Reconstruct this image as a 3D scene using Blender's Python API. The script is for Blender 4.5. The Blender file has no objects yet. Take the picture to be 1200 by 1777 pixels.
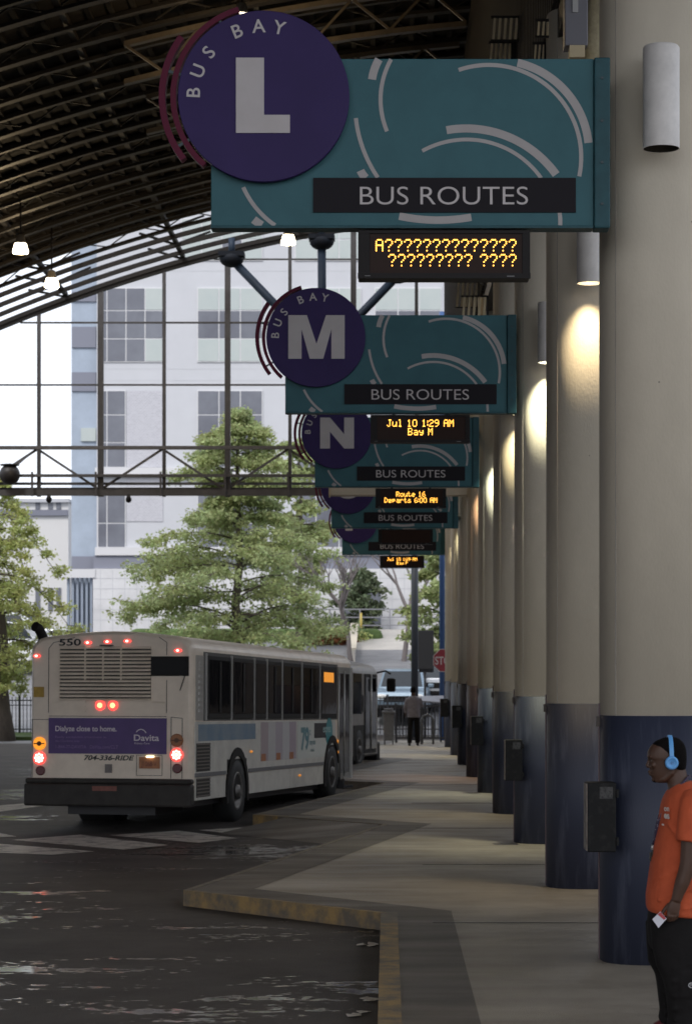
import bpy, bmesh, math, random
import numpy as np
from mathutils import Vector, Matrix

R = math.radians
random.seed(7)
rng = np.random.default_rng(11)
scene = bpy.context.scene
COL = scene.collection

# ------------------------------------------------------------------ camera
F = 4050.0                       # focal length in photo pixels, photo is 1200 x 1777
CAMH = 2.25
cam_d = bpy.data.cameras.new("camera")
cam_d.sensor_fit = 'VERTICAL'
cam_d.sensor_height = 36.0
cam_d.lens = 36.0 * F / 1777.0
cam_d.shift_x = (600 - 672) / 1777.0
cam_d.shift_y = (1160 - 888.5) / 1777.0
cam_d.clip_start = 0.1
cam_d.clip_end = 9000
cam_d.dof.use_dof = True
cam_d.dof.focus_distance = 20.0
cam_d.dof.aperture_fstop = 5.0
cam = bpy.data.objects.new("camera", cam_d)
COL.objects.link(cam)
cam.location = (0, 0, CAMH)
cam.rotation_euler = (R(90), 0, 0)
scene.camera = cam

# ------------------------------------------------------------------ world and sun (soft, hazy overcast)
SUN_EL, SUN_AZ = R(48), R(205)          # azimuth clockwise from +Y : behind the camera, a bit to the left
world = bpy.data.worlds.new("World")
scene.world = world
world.use_nodes = True
wn, wl = world.node_tree.nodes, world.node_tree.links
wn.clear()
sky = wn.new("ShaderNodeTexSky")
sky.sky_type = 'NISHITA'
sky.sun_disc = False
sky.sun_elevation = SUN_EL
sky.sun_rotation = SUN_AZ
sky.air_density = 1.0
sky.dust_density = 6.0
sky.ozone_density = 1.5
bg = wn.new("ShaderNodeBackground")
bg.inputs[1].default_value = 0.135
wo = wn.new("ShaderNodeOutputWorld")
cloud = wn.new("ShaderNodeTexNoise")                  # high thin overcast, almost even
cloud.inputs["Scale"].default_value = 1.6
cloud.inputs["Detail"].default_value = 3
cmap = wn.new("ShaderNodeMapRange")
cmap.inputs[3].default_value, cmap.inputs[4].default_value = 0.78, 0.9
wl.new(cloud.outputs[0], cmap.inputs[0])
cmix = wn.new("ShaderNodeMix"); cmix.data_type = 'RGBA'
cmix.inputs[7].default_value = (7.6, 8.0, 8.8, 1)
wl.new(cmap.outputs[0], cmix.inputs[0])
wl.new(sky.outputs[0], cmix.inputs[6])
wl.new(cmix.outputs[2], bg.inputs[0])
wl.new(bg.outputs[0], wo.inputs[0])

sun_d = bpy.data.lights.new("sun", 'SUN')
sun_d.energy = 1.3
sun_d.angle = R(14)
sun_d.color = (1.0, 0.97, 0.93)
sun = bpy.data.objects.new("sun", sun_d)
COL.objects.link(sun)
sdir = Vector((math.sin(SUN_AZ) * math.cos(SUN_EL), math.cos(SUN_AZ) * math.cos(SUN_EL), math.sin(SUN_EL)))
sun.location = (0, -30, 60)
sun.rotation_euler = sdir.to_track_quat('Z', 'Y').to_euler()

scene.view_settings.view_transform = 'Standard'
scene.view_settings.look = 'None'
scene.view_settings.gamma = 1.0
scene.view_settings.exposure = 0.46
scene.view_settings.use_curve_mapping = False
scene.cycles.use_denoising = True
scene.cycles.max_bounces = 8
scene.cycles.diffuse_bounces = 4
scene.cycles.sample_clamp_indirect = 4.0
scene.cycles.caustics_reflective = False
scene.cycles.caustics_refractive = False

# ------------------------------------------------------------------ materials
MATS = {}

def mat(name, col, rough=0.6, metal=0.0, var=0.0, scale=4.0, col2=None, bump=0.0, bscale=60.0,
        stretch=(1, 1, 1), spec=0.5, island=0.0, specks=None, detail=6.0, contrast=(0.35, 0.65), emit=None, estr=0.0):
    """Principled material; var mixes towards col2 (or a darker tone) with noise."""
    if name in MATS:
        return MATS[name]
    m = bpy.data.materials.new(name)
    m.use_nodes = True
    nt = m.node_tree
    n, l = nt.nodes, nt.links
    b = n["Principled BSDF"]
    b.inputs["Roughness"].default_value = rough
    b.inputs["Metallic"].default_value = metal
    b.inputs["Specular IOR Level"].default_value = spec
    c = (*col, 1.0)
    b.inputs["Base Color"].default_value = c
    if var > 0 or bump > 0:
        tc = n.new("ShaderNodeTexCoord")
        mp = n.new("ShaderNodeMapping")
        mp.inputs["Scale"].default_value = stretch
        l.new(tc.outputs["Object"], mp.inputs["Vector"])
    src = None
    if var > 0:
        nz = n.new("ShaderNodeTexNoise")
        nz.inputs["Scale"].default_value = scale
        nz.inputs["Detail"].default_value = detail
        nz.inputs["Roughness"].default_value = 0.65
        l.new(mp.outputs[0], nz.inputs["Vector"])
        rp = n.new("ShaderNodeMapRange")
        rp.inputs[1].default_value, rp.inputs[2].default_value = contrast
        rp.inputs[3].default_value, rp.inputs[4].default_value = 0.0, var
        l.new(nz.outputs[0], rp.inputs[0])
        mx = n.new("ShaderNodeMix")
        mx.data_type = 'RGBA'
        mx.inputs[6].default_value = c
        c2 = col2 if col2 else tuple(v * 0.45 for v in col)
        mx.inputs[7].default_value = (*c2, 1)
        l.new(rp.outputs[0], mx.inputs[0])
        src = mx.outputs[2]
    if specks and src is not None:
        # small pits / gum spots: (voronoi scale, radius, colour, amount)
        vo = n.new("ShaderNodeTexVoronoi"); vo.inputs["Scale"].default_value = specks[0]; vo.inputs["Randomness"].default_value = 1.0
        tcs = n.new("ShaderNodeTexCoord"); l.new(tcs.outputs["Object"], vo.inputs["Vector"])
        th = n.new("ShaderNodeMapRange"); th.inputs[1].default_value = specks[1]; th.inputs[2].default_value = specks[1] * .6
        th.inputs[3].default_value, th.inputs[4].default_value = 0, specks[3]
        l.new(vo.outputs["Distance"], th.inputs[0])
        sx = n.new("ShaderNodeSeparateColor"); l.new(vo.outputs["Color"], sx.inputs[0])
        gt_ = n.new("ShaderNodeMath"); gt_.operation = 'GREATER_THAN'; gt_.inputs[1].default_value = .6; l.new(sx.outputs[0], gt_.inputs[0])
        mu = n.new("ShaderNodeMath"); mu.operation = 'MULTIPLY'; l.new(th.outputs[0], mu.inputs[0]); l.new(gt_.outputs[0], mu.inputs[1])
        mk = n.new("ShaderNodeMix"); mk.data_type = 'RGBA'; mk.inputs[7].default_value = (*specks[2], 1)
        l.new(src, mk.inputs[6]); l.new(mu.outputs[0], mk.inputs[0])
        src = mk.outputs[2]
    if island > 0:
        ge = n.new("ShaderNodeNewGeometry")
        hs = n.new("ShaderNodeHueSaturation")
        mr = n.new("ShaderNodeMapRange")
        mr.inputs[3].default_value, mr.inputs[4].default_value = 1 - island, 1 + island
        l.new(ge.outputs["Random Per Island"], mr.inputs[0])
        l.new(mr.outputs[0], hs.inputs["Value"])
        mr2 = n.new("ShaderNodeMapRange")
        mr2.inputs[3].default_value, mr2.inputs[4].default_value = 0.47, 0.515
        l.new(ge.outputs["Random Per Island"], mr2.inputs[0])
        l.new(mr2.outputs[0], hs.inputs["Hue"])
        if src:
            l.new(src, hs.inputs["Color"])
        else:
            hs.inputs["Color"].default_value = c
        src = hs.outputs[0]
    if src:
        l.new(src, b.inputs["Base Color"])
    if bump > 0:
        nb = n.new("ShaderNodeTexNoise")
        nb.inputs["Scale"].default_value = bscale
        nb.inputs["Detail"].default_value = 4
        l.new(mp.outputs[0], nb.inputs["Vector"])
        bp = n.new("ShaderNodeBump")
        bp.inputs["Strength"].default_value = bump
        bp.inputs["Distance"].default_value = 0.02
        l.new(nb.outputs[0], bp.inputs["Height"])
        l.new(bp.outputs[0], b.inputs["Normal"])
    if emit:
        b.inputs["Emission Color"].default_value = (*emit, 1)
        b.inputs["Emission Strength"].default_value = estr
    MATS[name] = m
    return m

def wet_asphalt():
    m = mat("wet_asphalt", (0.088, 0.077, 0.071), 0.6, var=0.9, scale=0.9, col2=(0.045, 0.040, 0.038), spec=0.5, detail=14, specks=(14.0, .12, (.09, .085, .08), .6))
    n, l = m.node_tree.nodes, m.node_tree.links
    b = n["Principled BSDF"]
    tc = n.new("ShaderNodeTexCoord")
    sep = n.new("ShaderNodeSeparateXYZ")
    l.new(tc.outputs["Object"], sep.inputs[0])
    # wet film: broad patches times fine streaks drawn out across the bay by tyres
    mp = n.new("ShaderNodeMapping"); mp.inputs["Scale"].default_value = (0.34, 0.95, 1); mp.inputs["Rotation"].default_value = (0, 0, R(-8))
    l.new(tc.outputs["Object"], mp.inputs["Vector"])
    n1 = n.new("ShaderNodeTexNoise"); n1.inputs["Scale"].default_value = 1.5; n1.inputs["Detail"].default_value = 9; n1.inputs["Roughness"].default_value = 0.72
    n1.inputs["Distortion"].default_value = 0.6
    l.new(mp.outputs[0], n1.inputs["Vector"])
    n2 = n.new("ShaderNodeTexNoise"); n2.inputs["Scale"].default_value = 0.22; n2.inputs["Detail"].default_value = 2
    l.new(tc.outputs["Object"], n2.inputs["Vector"])
    ad = n.new("ShaderNodeMath"); ad.operation = 'MULTIPLY_ADD'; ad.inputs[1].default_value = 0.75
    n3 = n.new("ShaderNodeTexNoise"); n3.inputs["Scale"].default_value = 9; n3.inputs["Detail"].default_value = 5
    l.new(tc.outputs["Object"], n3.inputs["Vector"])
    ad3 = n.new("ShaderNodeMath"); ad3.operation = 'MULTIPLY_ADD'; ad3.inputs[1].default_value = 0.44; ad3.inputs[2].default_value = -.22
    l.new(n3.outputs[0], ad3.inputs[0])
    ad4 = n.new("ShaderNodeMath"); ad4.operation = 'ADD'; l.new(n1.outputs[0], ad4.inputs[0]); l.new(ad3.outputs[0], ad4.inputs[1])
    l.new(n2.outputs[0], ad.inputs[0]); l.new(ad4.outputs[0], ad.inputs[2])
    # outside the canopy (y > 72) the street has dried
    yr = n.new("ShaderNodeMapRange"); yr.inputs[1].default_value = 60; yr.inputs[2].default_value = 73; yr.inputs[3].default_value = 0; yr.inputs[4].default_value = 0.4
    l.new(sep.outputs[1], yr.inputs[0])
    sb = n.new("ShaderNodeMath"); sb.operation = 'SUBTRACT'
    l.new(ad.outputs[0], sb.inputs[0]); l.new(yr.outputs[0], sb.inputs[1])
    wet = n.new("ShaderNodeMapRange"); wet.inputs[1].default_value = 0.985; wet.inputs[2].default_value = 1.04
    l.new(sb.outputs[0], wet.inputs[0])
    sp = n.new("ShaderNodeMapRange"); sp.inputs[3].default_value = 0.12; sp.inputs[4].default_value = 0.6
    l.new(wet.outputs[0], sp.inputs[0]); l.new(sp.outputs[0], b.inputs["Specular IOR Level"])
    rr = n.new("ShaderNodeMapRange"); rr.inputs[3].default_value = 0.62; rr.inputs[4].default_value = 0.09
    l.new(wet.outputs[0], rr.inputs[0]); l.new(rr.outputs[0], b.inputs["Roughness"])
    nb = n.new("ShaderNodeTexNoise"); nb.inputs["Scale"].default_value = 90; nb.inputs["Detail"].default_value = 3
    l.new(tc.outputs["Object"], nb.inputs["Vector"])
    bs = n.new("ShaderNodeMapRange"); bs.inputs[3].default_value = 0.55; bs.inputs[4].default_value = 0.006
    l.new(wet.outputs[0], bs.inputs[0])
    bp = n.new("ShaderNodeBump"); bp.inputs["Distance"].default_value = 0.012
    l.new(bs.outputs[0], bp.inputs["Strength"]); l.new(nb.outputs[0], bp.inputs["Height"]); l.new(bp.outputs[0], b.inputs["Normal"])
    return m

def concrete(name, c1, c2, rough=0.55):
    m = mat(name, c1, rough, var=0.95, scale=0.8, col2=c2, bump=0.35, bscale=90, detail=12, specks=(2.2, .045, tuple(v * .4 for v in c2), .7))
    n, l = m.node_tree.nodes, m.node_tree.links
    b = n["Principled BSDF"]
    tc = n.new("ShaderNodeTexCoord")
    mp = n.new("ShaderNodeMapping"); mp.inputs["Scale"].default_value = (0.4, 1.6, 1)
    l.new(tc.outputs["Object"], mp.inputs["Vector"])
    nz = n.new("ShaderNodeTexNoise"); nz.inputs["Scale"].default_value = 1.4; nz.inputs["Detail"].default_value = 6
    l.new(mp.outputs[0], nz.inputs["Vector"])
    rr = n.new("ShaderNodeMapRange"); rr.inputs[1].default_value = 0.35; rr.inputs[2].default_value = 0.7
    rr.inputs[3].default_value = rough + 0.08; rr.inputs[4].default_value = rough - 0.2
    l.new(nz.outputs[0], rr.inputs[0]); l.new(rr.outputs[0], b.inputs["Roughness"])
    return m

def brick(name, c1, c2, mortar, scale):
    if name in MATS:
        return MATS[name]
    m = bpy.data.materials.new(name); m.use_nodes = True
    n, l = m.node_tree.nodes, m.node_tree.links
    b = n["Principled BSDF"]; b.inputs["Roughness"].default_value = 0.8
    tc = n.new("ShaderNodeTexCoord")
    mp = n.new("ShaderNodeMapping"); mp.inputs["Rotation"].default_value = (R(90), 0, 0)
    l.new(tc.outputs["Object"], mp.inputs["Vector"])
    bt = n.new("ShaderNodeTexBrick")
    bt.inputs["Color1"].default_value = (*c1, 1); bt.inputs["Color2"].default_value = (*c2, 1); bt.inputs["Mortar"].default_value = (*mortar, 1)
    bt.inputs["Scale"].default_value = scale; bt.inputs["Mortar Size"].default_value = 0.03
    l.new(mp.outputs[0], bt.inputs["Vector"]); l.new(bt.outputs[0], b.inputs["Base Color"])
    MATS[name] = m
    return m

def streaked(name, c1, c2, rough, scale, stretch, var=0.8, wear=None, contrast=(0.4, 0.7)):
    """Paint with long vertical weather streaks plus fine wear."""
    m = mat(name, c1, rough, var=var, scale=scale, col2=c2, stretch=stretch, bump=0.10, bscale=60, contrast=contrast, detail=9, specks=(7.0, .07, tuple(v * .4 for v in c2), .8))
    return m

# ------------------------------------------------------------------ mesh builder
class MB:
    def __init__(s):
        s.v, s.f, s.sm = [], [], []

    def add(s, vs, fs, smooth=False):
        o = len(s.v)
        s.v += [tuple(p) for p in vs]
        s.f += [tuple(i + o for i in f) for f in fs]
        s.sm += [smooth] * len(fs)
        return s

    def box(s, c, d, rz=0.0, rx=0.0, ry=0.0):
        hx, hy, hz = d[0] / 2, d[1] / 2, d[2] / 2
        M = Matrix.Rotation(rz, 3, 'Z') @ Matrix.Rotation(ry, 3, 'Y') @ Matrix.Rotation(rx, 3, 'X')
        vs = []
        for x, y, z in ((-1, -1, -1), (1, -1, -1), (1, 1, -1), (-1, 1, -1), (-1, -1, 1), (1, -1, 1), (1, 1, 1), (-1, 1, 1)):
            p = M @ Vector((x * hx, y * hy, z * hz))
            vs.append((p.x + c[0], p.y + c[1], p.z + c[2]))
        return s.add(vs, [(0, 3, 2, 1), (4, 5, 6, 7), (0, 1, 5, 4), (1, 2, 6, 5), (2, 3, 7, 6), (3, 0, 4, 7)])

    def bb(s, x0, x1, y0, y1, z0, z1):
        return s.box(((x0 + x1) / 2, (y0 + y1) / 2, (z0 + z1) / 2), (abs(x1 - x0), abs(y1 - y0), abs(z1 - z0)))

    def bar(s, a, b, w, h, up=(0, 0, 1)):
        a, b = Vector(a), Vector(b)
        t = (b - a).normalized()
        u = Vector(up)
        if abs(t.dot(u)) > 0.98:
            u = Vector((0, 1, 0))
        x = t.cross(u).normalized(); y = x.cross(t)
        vs = []
        for p in (a, b):
            for sx, sy in ((-1, -1), (1, -1), (1, 1), (-1, 1)):
                vs.append(p + x * (sx * w / 2) + y * (sy * h / 2))
        return s.add(vs, [(0, 3, 2, 1), (4, 5, 6, 7), (0, 1, 5, 4), (1, 2, 6, 5), (2, 3, 7, 6), (3, 0, 4, 7)])

    def tube(s, pts, r, n=10, cap=True):
        pts = [Vector(p) for p in pts]
        rs = r if isinstance(r, (list, tuple)) else [r] * len(pts)
        vs, fs = [], []
        prev = None
        for i, p in enumerate(pts):
            t = (pts[min(i + 1, len(pts) - 1)] - pts[max(i - 1, 0)]).normalized()
            u = prev if prev is not None else (Vector((0, 0, 1)) if abs(t.z) < 0.9 else Vector((1, 0, 0)))
            x = t.cross(u)
            if x.length < 1e-5:
                x = t.cross(Vector((0, 1, 0)))
            x.normalize(); y = x.cross(t).normalized(); prev = y
            for k in range(n):
                a = 2 * math.pi * k / n
                vs.append(p + x * (rs[i] * math.cos(a)) + y * (rs[i] * math.sin(a)))
        for i in range(len(pts) - 1):
            for k in range(n):
                fs.append((i * n + k, i * n + (k + 1) % n, (i + 1) * n + (k + 1) % n, (i + 1) * n + k))
        s.add(vs, fs, True)
        if cap:
            o = len(s.v) - len(vs)
            s.f.append(tuple(o + k for k in reversed(range(n)))); s.sm.append(False)
            s.f.append(tuple(o + (len(pts) - 1) * n + k for k in range(n))); s.sm.append(False)
        return s

    def rings(s, rings, cap=True, smooth=True, closed=False):
        n = len(rings[0])
        vs = [p for r in rings for p in r]
        fs = []
        m = len(rings)
        for i in range(m if closed else m - 1):
            for k in range(n):
                j = (i + 1) % m
                fs.append((i * n + k, i * n + (k + 1) % n, j * n + (k + 1) % n, j * n + k))
        o = len(s.v)
        s.add(vs, fs, smooth)
        if cap and not closed:
            s.f.append(tuple(o + k for k in reversed(range(n)))); s.sm.append(False)
            s.f.append(tuple(o + (m - 1) * n + k for k in range(n))); s.sm.append(False)
        return s

    def lathe(s, c, prof, n=24, axis='Z', cap=True):
        """prof: list of (radius, height)."""
        rr = []
        for r, h in prof:
            ring = []
            for k in range(n):
                a = 2 * math.pi * k / n
                x, y = r * math.cos(a), r * math.sin(a)
                if axis == 'Z':
                    ring.append((c[0] + x, c[1] + y, c[2] + h))
                elif axis == 'Y':
                    ring.append((c[0] + x, c[1] + h, c[2] + y))
                else:
                    ring.append((c[0] + h, c[1] + x, c[2] + y))
            rr.append(ring)
        return s.rings(rr, cap)

    def disc(s, c, r, t, axis='Y', n=32):
        return s.lathe(c, [(r, 0), (r, t)], n, axis)

    def prism(s, poly, y0, y1):
        """poly in XZ extruded from y0 to y1."""
        n = len(poly)
        vs = [(x, y0, z) for x, z in poly] + [(x, y1, z) for x, z in poly]
        fs = [tuple(range(n)), tuple(reversed(range(n, 2 * n)))]
        fs += [(k, k + n, (k + 1) % n + n, (k + 1) % n) for k in range(n)]
        return s.add(vs, fs)

    def prismx(s, poly, x0, x1):
        """poly in YZ extruded from x0 to x1."""
        n = len(poly)
        vs = [(x0, y, z) for y, z in poly] + [(x1, y, z) for y, z in poly]
        fs = [tuple(range(n)), tuple(reversed(range(n, 2 * n)))]
        fs += [(k, k + n, (k + 1) % n + n, (k + 1) % n) for k in range(n)]
        return s.add(vs, fs)

    def prismz(s, poly, z0, z1):
        n = len(poly)
        vs = [(x, y, z0) for x, y in poly] + [(x, y, z1) for x, y in poly]
        fs = [tuple(reversed(range(n))), tuple(range(n, 2 * n))]
        fs += [(k, (k + 1) % n, (k + 1) % n + n, k + n) for k in range(n)]
        return s.add(vs, fs)

    def arc(s, c, r0, r1, a0, a1, y0, y1, n=40, clip=None):
        """annular sector in XZ, angles measured clockwise from up (radians)."""
        out = []
        for i in range(n + 1):
            a = a0 + (a1 - a0) * i / n
            out.append((math.sin(a), math.cos(a)))
        rr = []
        for sx, cz in out:
            rr.append([(c[0] + r0 * sx, y0, c[1] + r0 * cz), (c[0] + r1 * sx, y0, c[1] + r1 * cz),
                       (c[0] + r1 * sx, y1, c[1] + r1 * cz), (c[0] + r0 * sx, y1, c[1] + r0 * cz)])
        return s.rings(rr, True, False)

    def arc3(s, p0, p1, p2, w, y0, y1, n=36):
        """arc band through three XZ points."""
        (ax, ay), (bx, by), (cx, cy) = p0, p1, p2
        d = 2 * (ax * (by - cy) + bx * (cy - ay) + cx * (ay - by))
        ux = ((ax**2 + ay**2) * (by - cy) + (bx**2 + by**2) * (cy - ay) + (cx**2 + cy**2) * (ay - by)) / d
        uy = ((ax**2 + ay**2) * (cx - bx) + (bx**2 + by**2) * (ax - cx) + (cx**2 + cy**2) * (bx - ax)) / d
        r = math.hypot(ax - ux, ay - uy)
        an = [math.atan2(p[0] - ux, p[1] - uy) for p in (p0, p1, p2)]
        a0, a1, a2 = an
        while a1 - a0 > math.pi: a1 -= 2 * math.pi
        while a1 - a0 < -math.pi: a1 += 2 * math.pi
        while a2 - a1 > math.pi: a2 -= 2 * math.pi
        while a2 - a1 < -math.pi: a2 += 2 * math.pi
        return s.arc((ux, uy), r - w / 2, r + w / 2, a0, a2, y0, y1, n)

    def ell(s, c, r, n=16, m=10, M=None):
        vs, fs = [], []
        for i in range(m + 1):
            th = math.pi * i / m
            for k in range(n):
                ph = 2 * math.pi * k / n
                p = Vector((r[0] * math.sin(th) * math.cos(ph), r[1] * math.sin(th) * math.sin(ph), r[2] * math.cos(th)))
                if M is not None:
                    p = M @ p
                vs.append((c[0] + p.x, c[1] + p.y, c[2] + p.z))
        for i in range(m):
            for k in range(n):
                fs.append((i * n + k, (i + 1) * n + k, (i + 1) * n + (k + 1) % n, i * n + (k + 1) % n))
        return s.add(vs, fs, True)

    def text(s, body, o, right, up, height, width=None, align='L', depth=0.004, bold=0.0, shear=0.0):
        cu = bpy.data.curves.new("t", 'FONT')
        cu.body = body
        cu.size = 1.0
        cu.extrude = 0.0
        cu.offset = bold
        cu.shear = shear
        cu.resolution_u = 6
        ob = bpy.data.objects.new("t", cu)
        me = bpy.data.meshes.new_from_object(ob)
        co = np.array([v.co[:] for v in me.vertices]).reshape(-1, 3)
        fs = [tuple(p.vertices) for p in me.polygons]
        bpy.data.objects.remove(ob); bpy.data.curves.remove(cu)
        bpy.data.meshes.remove(me)
        if len(co) == 0:
            return s
        x0, x1 = co[:, 0].min(), co[:, 0].max()
        cap = 0.729                                   # cap height of the built-in face at size 1
        k = height / cap
        kx = width / (x1 - x0) if width else k
        xs = (co[:, 0] - x0) * kx
        w = (x1 - x0) * kx
        if align == 'C':
            xs = xs - w / 2
        elif align == 'R':
            xs = xs - w
        zs = co[:, 1] * k
        r_, u_ = Vector(right).normalized(), Vector(up).normalized()
        nn = r_.cross(u_)
        O = Vector(o) + nn * depth
        return s.add([O + r_ * float(a) + u_ * float(b) for a, b in zip(xs, zs)], fs)

    def build(s, name, m, parent=None, world=False, bevel=0.0, segs=2, subsurf=0, remesh=0.0, smooth_it=0):
        me = bpy.data.meshes.new(name)
        off = Vector((0, 0, 0))
        if world and parent is not None:
            off = parent.matrix_basis.translation if parent.parent is None else parent.parent.matrix_basis.translation + parent.location
        me.from_pydata([(p[0] - off[0], p[1] - off[1], p[2] - off[2]) for p in s.v], [], s.f)
        me.polygons.foreach_set("use_smooth", s.sm)
        me.validate(); me.update()
        ob = bpy.data.objects.new(name, me)
        COL.objects.link(ob)
        if m is not None:
            me.materials.append(m)
        if parent is not None:
            ob.parent = parent
        if bevel > 0:
            b = ob.modifiers.new("b", 'BEVEL'); b.width = bevel; b.segments = segs; b.limit_method = 'ANGLE'; b.angle_limit = R(40)
        if remesh > 0:
            r_ = ob.modifiers.new("r", 'REMESH'); r_.mode = 'VOXEL'; r_.voxel_size = remesh; r_.use_smooth_shade = True
            if smooth_it:
                sm = ob.modifiers.new("s", 'SMOOTH'); sm.factor = 0.5; sm.iterations = smooth_it
        if subsurf:
            ss = ob.modifiers.new("ss", 'SUBSURF'); ss.levels = subsurf; ss.render_levels = subsurf
        return ob

def tag(o, label=None, cat=None, group=None, kind=None):
    if label: o["label"] = label
    if cat: o["category"] = cat
    if group: o["group"] = group
    if kind: o["kind"] = kind
    return o

def thing(name, label, cat, loc=(0, 0, 0), rot=(0, 0, 0), group=None):
    o = bpy.data.objects.new(name, None)
    COL.objects.link(o)
    o.location = loc
    o.rotation_euler = rot
    o.empty_display_size = 0.2
    return tag(o, label, cat, group)

def struct(name, mb, m, **k):
    o = mb.build(name, m, **k)
    o["kind"] = "structure"
    return o

def copy_tree(o, parent=None):
    c = o.copy()
    COL.objects.link(c)
    if parent is not None:
        c.parent = parent
    for ch in list(o.children):
        copy_tree(ch, c)
    return c

def P(x, y, d):
    return Vector(((x - 672) * d / F, d, CAMH + (1160 - y) * d / F))

# =================================================================== ground, platform, markings
GPROF = [(-300, -.15), (76, -.15), (79, -.12), (84, .7), (90, 1.85), (96, 2.9), (101, 3.7), (140, 3.9), (4000, 4.2)]

def gz(y):
    for (a, za), (b, zb) in zip(GPROF, GPROF[1:]):
        if a <= y <= b:
            return za + (zb - za) * (y - a) / (b - a)
    return 4.2

g = MB()
XS = [-3500, -200, -60, -30, -10, 0, 10, 30, 60, 200, 3500]
YS = [p[0] for p in GPROF]
g.add([(x, y, gz(y)) for y in YS for x in XS],
      [(j * len(XS) + i, j * len(XS) + i + 1, (j + 1) * len(XS) + i + 1, (j + 1) * len(XS) + i) for j in range(len(YS) - 1) for i in range(len(XS) - 1)])
struct("ground", g, wet_asphalt())

M_conc = concrete("platform_concrete", (0.315, 0.275, 0.22), (0.185, 0.158, 0.122), 0.5)
M_dark = concrete("dark_concrete", (0.118, 0.102, 0.085), (0.07, 0.060, 0.050), 0.6)
M_kerb = mat("yellow_kerb_paint", (0.33, 0.21, 0.075), 0.65, var=1.0, scale=4.0, detail=12, col2=(0.13, 0.105, 0.075), bump=0.3, bscale=40, contrast=(0.38, 0.6))
PIT = 12.2
edge = [(-.05, -12.0)]
for k in range(4):
    edge += [(-.05, 21.4 + PIT * k), (-2.05, 23.6 + PIT * k)]
edge += [(-.3, 71.9), (-.3, 73.0)]
plat = MB()
outer = edge + [(16, 73.0), (16, -12.0)]
plat.prismz(list(reversed(outer)), -.2, 0.0)
struct("platform", plat, M_conc)

def offs(poly, d):
    """offset an open polyline to its right side."""
    out = []
    for i, p in enumerate(poly):
        p = Vector(p)
        ns = []
        if i > 0:
            t = (p - Vector(poly[i - 1])).normalized(); ns.append(Vector((t.y, -t.x)))
        if i < len(poly) - 1:
            t = (Vector(poly[i + 1]) - p).normalized(); ns.append(Vector((t.y, -t.x)))
        n = sum(ns, Vector((0, 0))).normalized()
        c = max(0.35, n.dot(ns[0]))
        out.append(tuple(p + n * (d / c)))
    return out

band = MB()
in1 = offs(edge, .64)
n = len(edge)
band.add([(x, y, .004) for x, y in edge] + [(x, y, .004) for x, y in in1], [(i, i + n, i + n + 1, i + 1) for i in range(n - 1)])
# flip so that normals look up
band.f = [tuple(reversed(f)) if False else f for f in band.f]
struct("platform_border", band, M_dark)

M_kerb2 = mat("worn_kerb_edge", (0.20, 0.165, 0.115), 0.65, var=0.9, scale=5.0, col2=(0.09, 0.078, 0.064), bump=0.3, bscale=40)
in2 = offs(edge, .14)
in3 = offs(edge, .055)
out2 = offs(edge, -.012)
kb, kc = MB(), MB()
def kseg(mb, i, inn, u0=0.0, u1=1.0):
    L2 = lambda p, q, u: (p[0] + (q[0] - p[0]) * u, p[1] + (q[1] - p[1]) * u)
    a, b, c, d = L2(out2[i], out2[i + 1], u0), L2(out2[i], out2[i + 1], u1), L2(inn[i], inn[i + 1], u1), L2(inn[i], inn[i + 1], u0)
    vs = [(p[0], p[1], -.17) for p in (a, b, c, d)] + [(p[0], p[1], .010) for p in (a, b, c, d)]
    mb.add(vs, [(4, 7, 6, 5), (0, 1, 5, 4), (2, 3, 7, 6), (0, 4, 7, 3), (1, 2, 6, 5)])
for i in range(n - 1):
    if i == 0:
        kseg(kb, i, in2, 0, .975); kseg(kc, i, in2, .975, 1)
    elif i == 1:
        kseg(kb, i, in3)
    elif i % 2 == 1:
        kseg(kc, i, in3, 0, .8); kseg(kb, i, in2, .8, 1)
    else:
        kseg(kc, i, in3)
struct("kerb", kb, M_kerb)
struct("kerb_edge", kc, M_kerb2)

jt = MB()                                            # sawn joints across the paving
M_joint = mat("paving_joint", (0.05, 0.045, 0.04), 0.8)
for yy in (20.6, 26.7, 32.8, 38.9, 45, 51, 57):
    jt.box((5.4, yy, .0065), (10, .018, .004))
struct("paving_joint", jt, M_joint)

rp = MB()                                            # dropped kerb where the crossing meets the platform
t0, t1 = Vector((-.12, 33.45)), Vector((-1.55, 35.0))
b0, b1 = Vector((-.62, 31.6)), Vector((-2.45, 33.9))
rp.add([(t0.x, t0.y, .013), (t1.x, t1.y, .013), (b1.x, b1.y, -.146), (b0.x, b0.y, -.146), (-.2, 32.6, .013)],
       [(0, 1, 2, 3), (0, 3, 4)])
struct("ramp", rp, M_dark)

M_line = mat("worn_white_paint", (0.54, 0.50, 0.44), 0.55, var=1.0, scale=5, col2=(0.10, 0.09, 0.08), contrast=(0.48, 0.66), detail=10)
st = MB()
def roadpt(x, y):
    d = F * 2.4 / (y - 1160)
    return ((x - 672) * d / F, d, -.145)
for q in ([(-60, 1460), (165, 1478), (90, 1484), (-60, 1478)], [(20, 1458), (140, 1449), (292, 1467), (215, 1475)],
          [(190, 1450), (310, 1442), (412, 1455), (345, 1463)], [(345, 1441), (430, 1436), (575, 1453), (500, 1458)],
          [(-80, 1405), (48, 1394), (75, 1399), (-60, 1417)], [(-60, 1447), (-10, 1444), (30, 1452), (-60, 1456)]):
    st.add([roadpt(*p) for p in q], [(0, 3, 2, 1)])
struct("road_marking", st, M_line)

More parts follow.
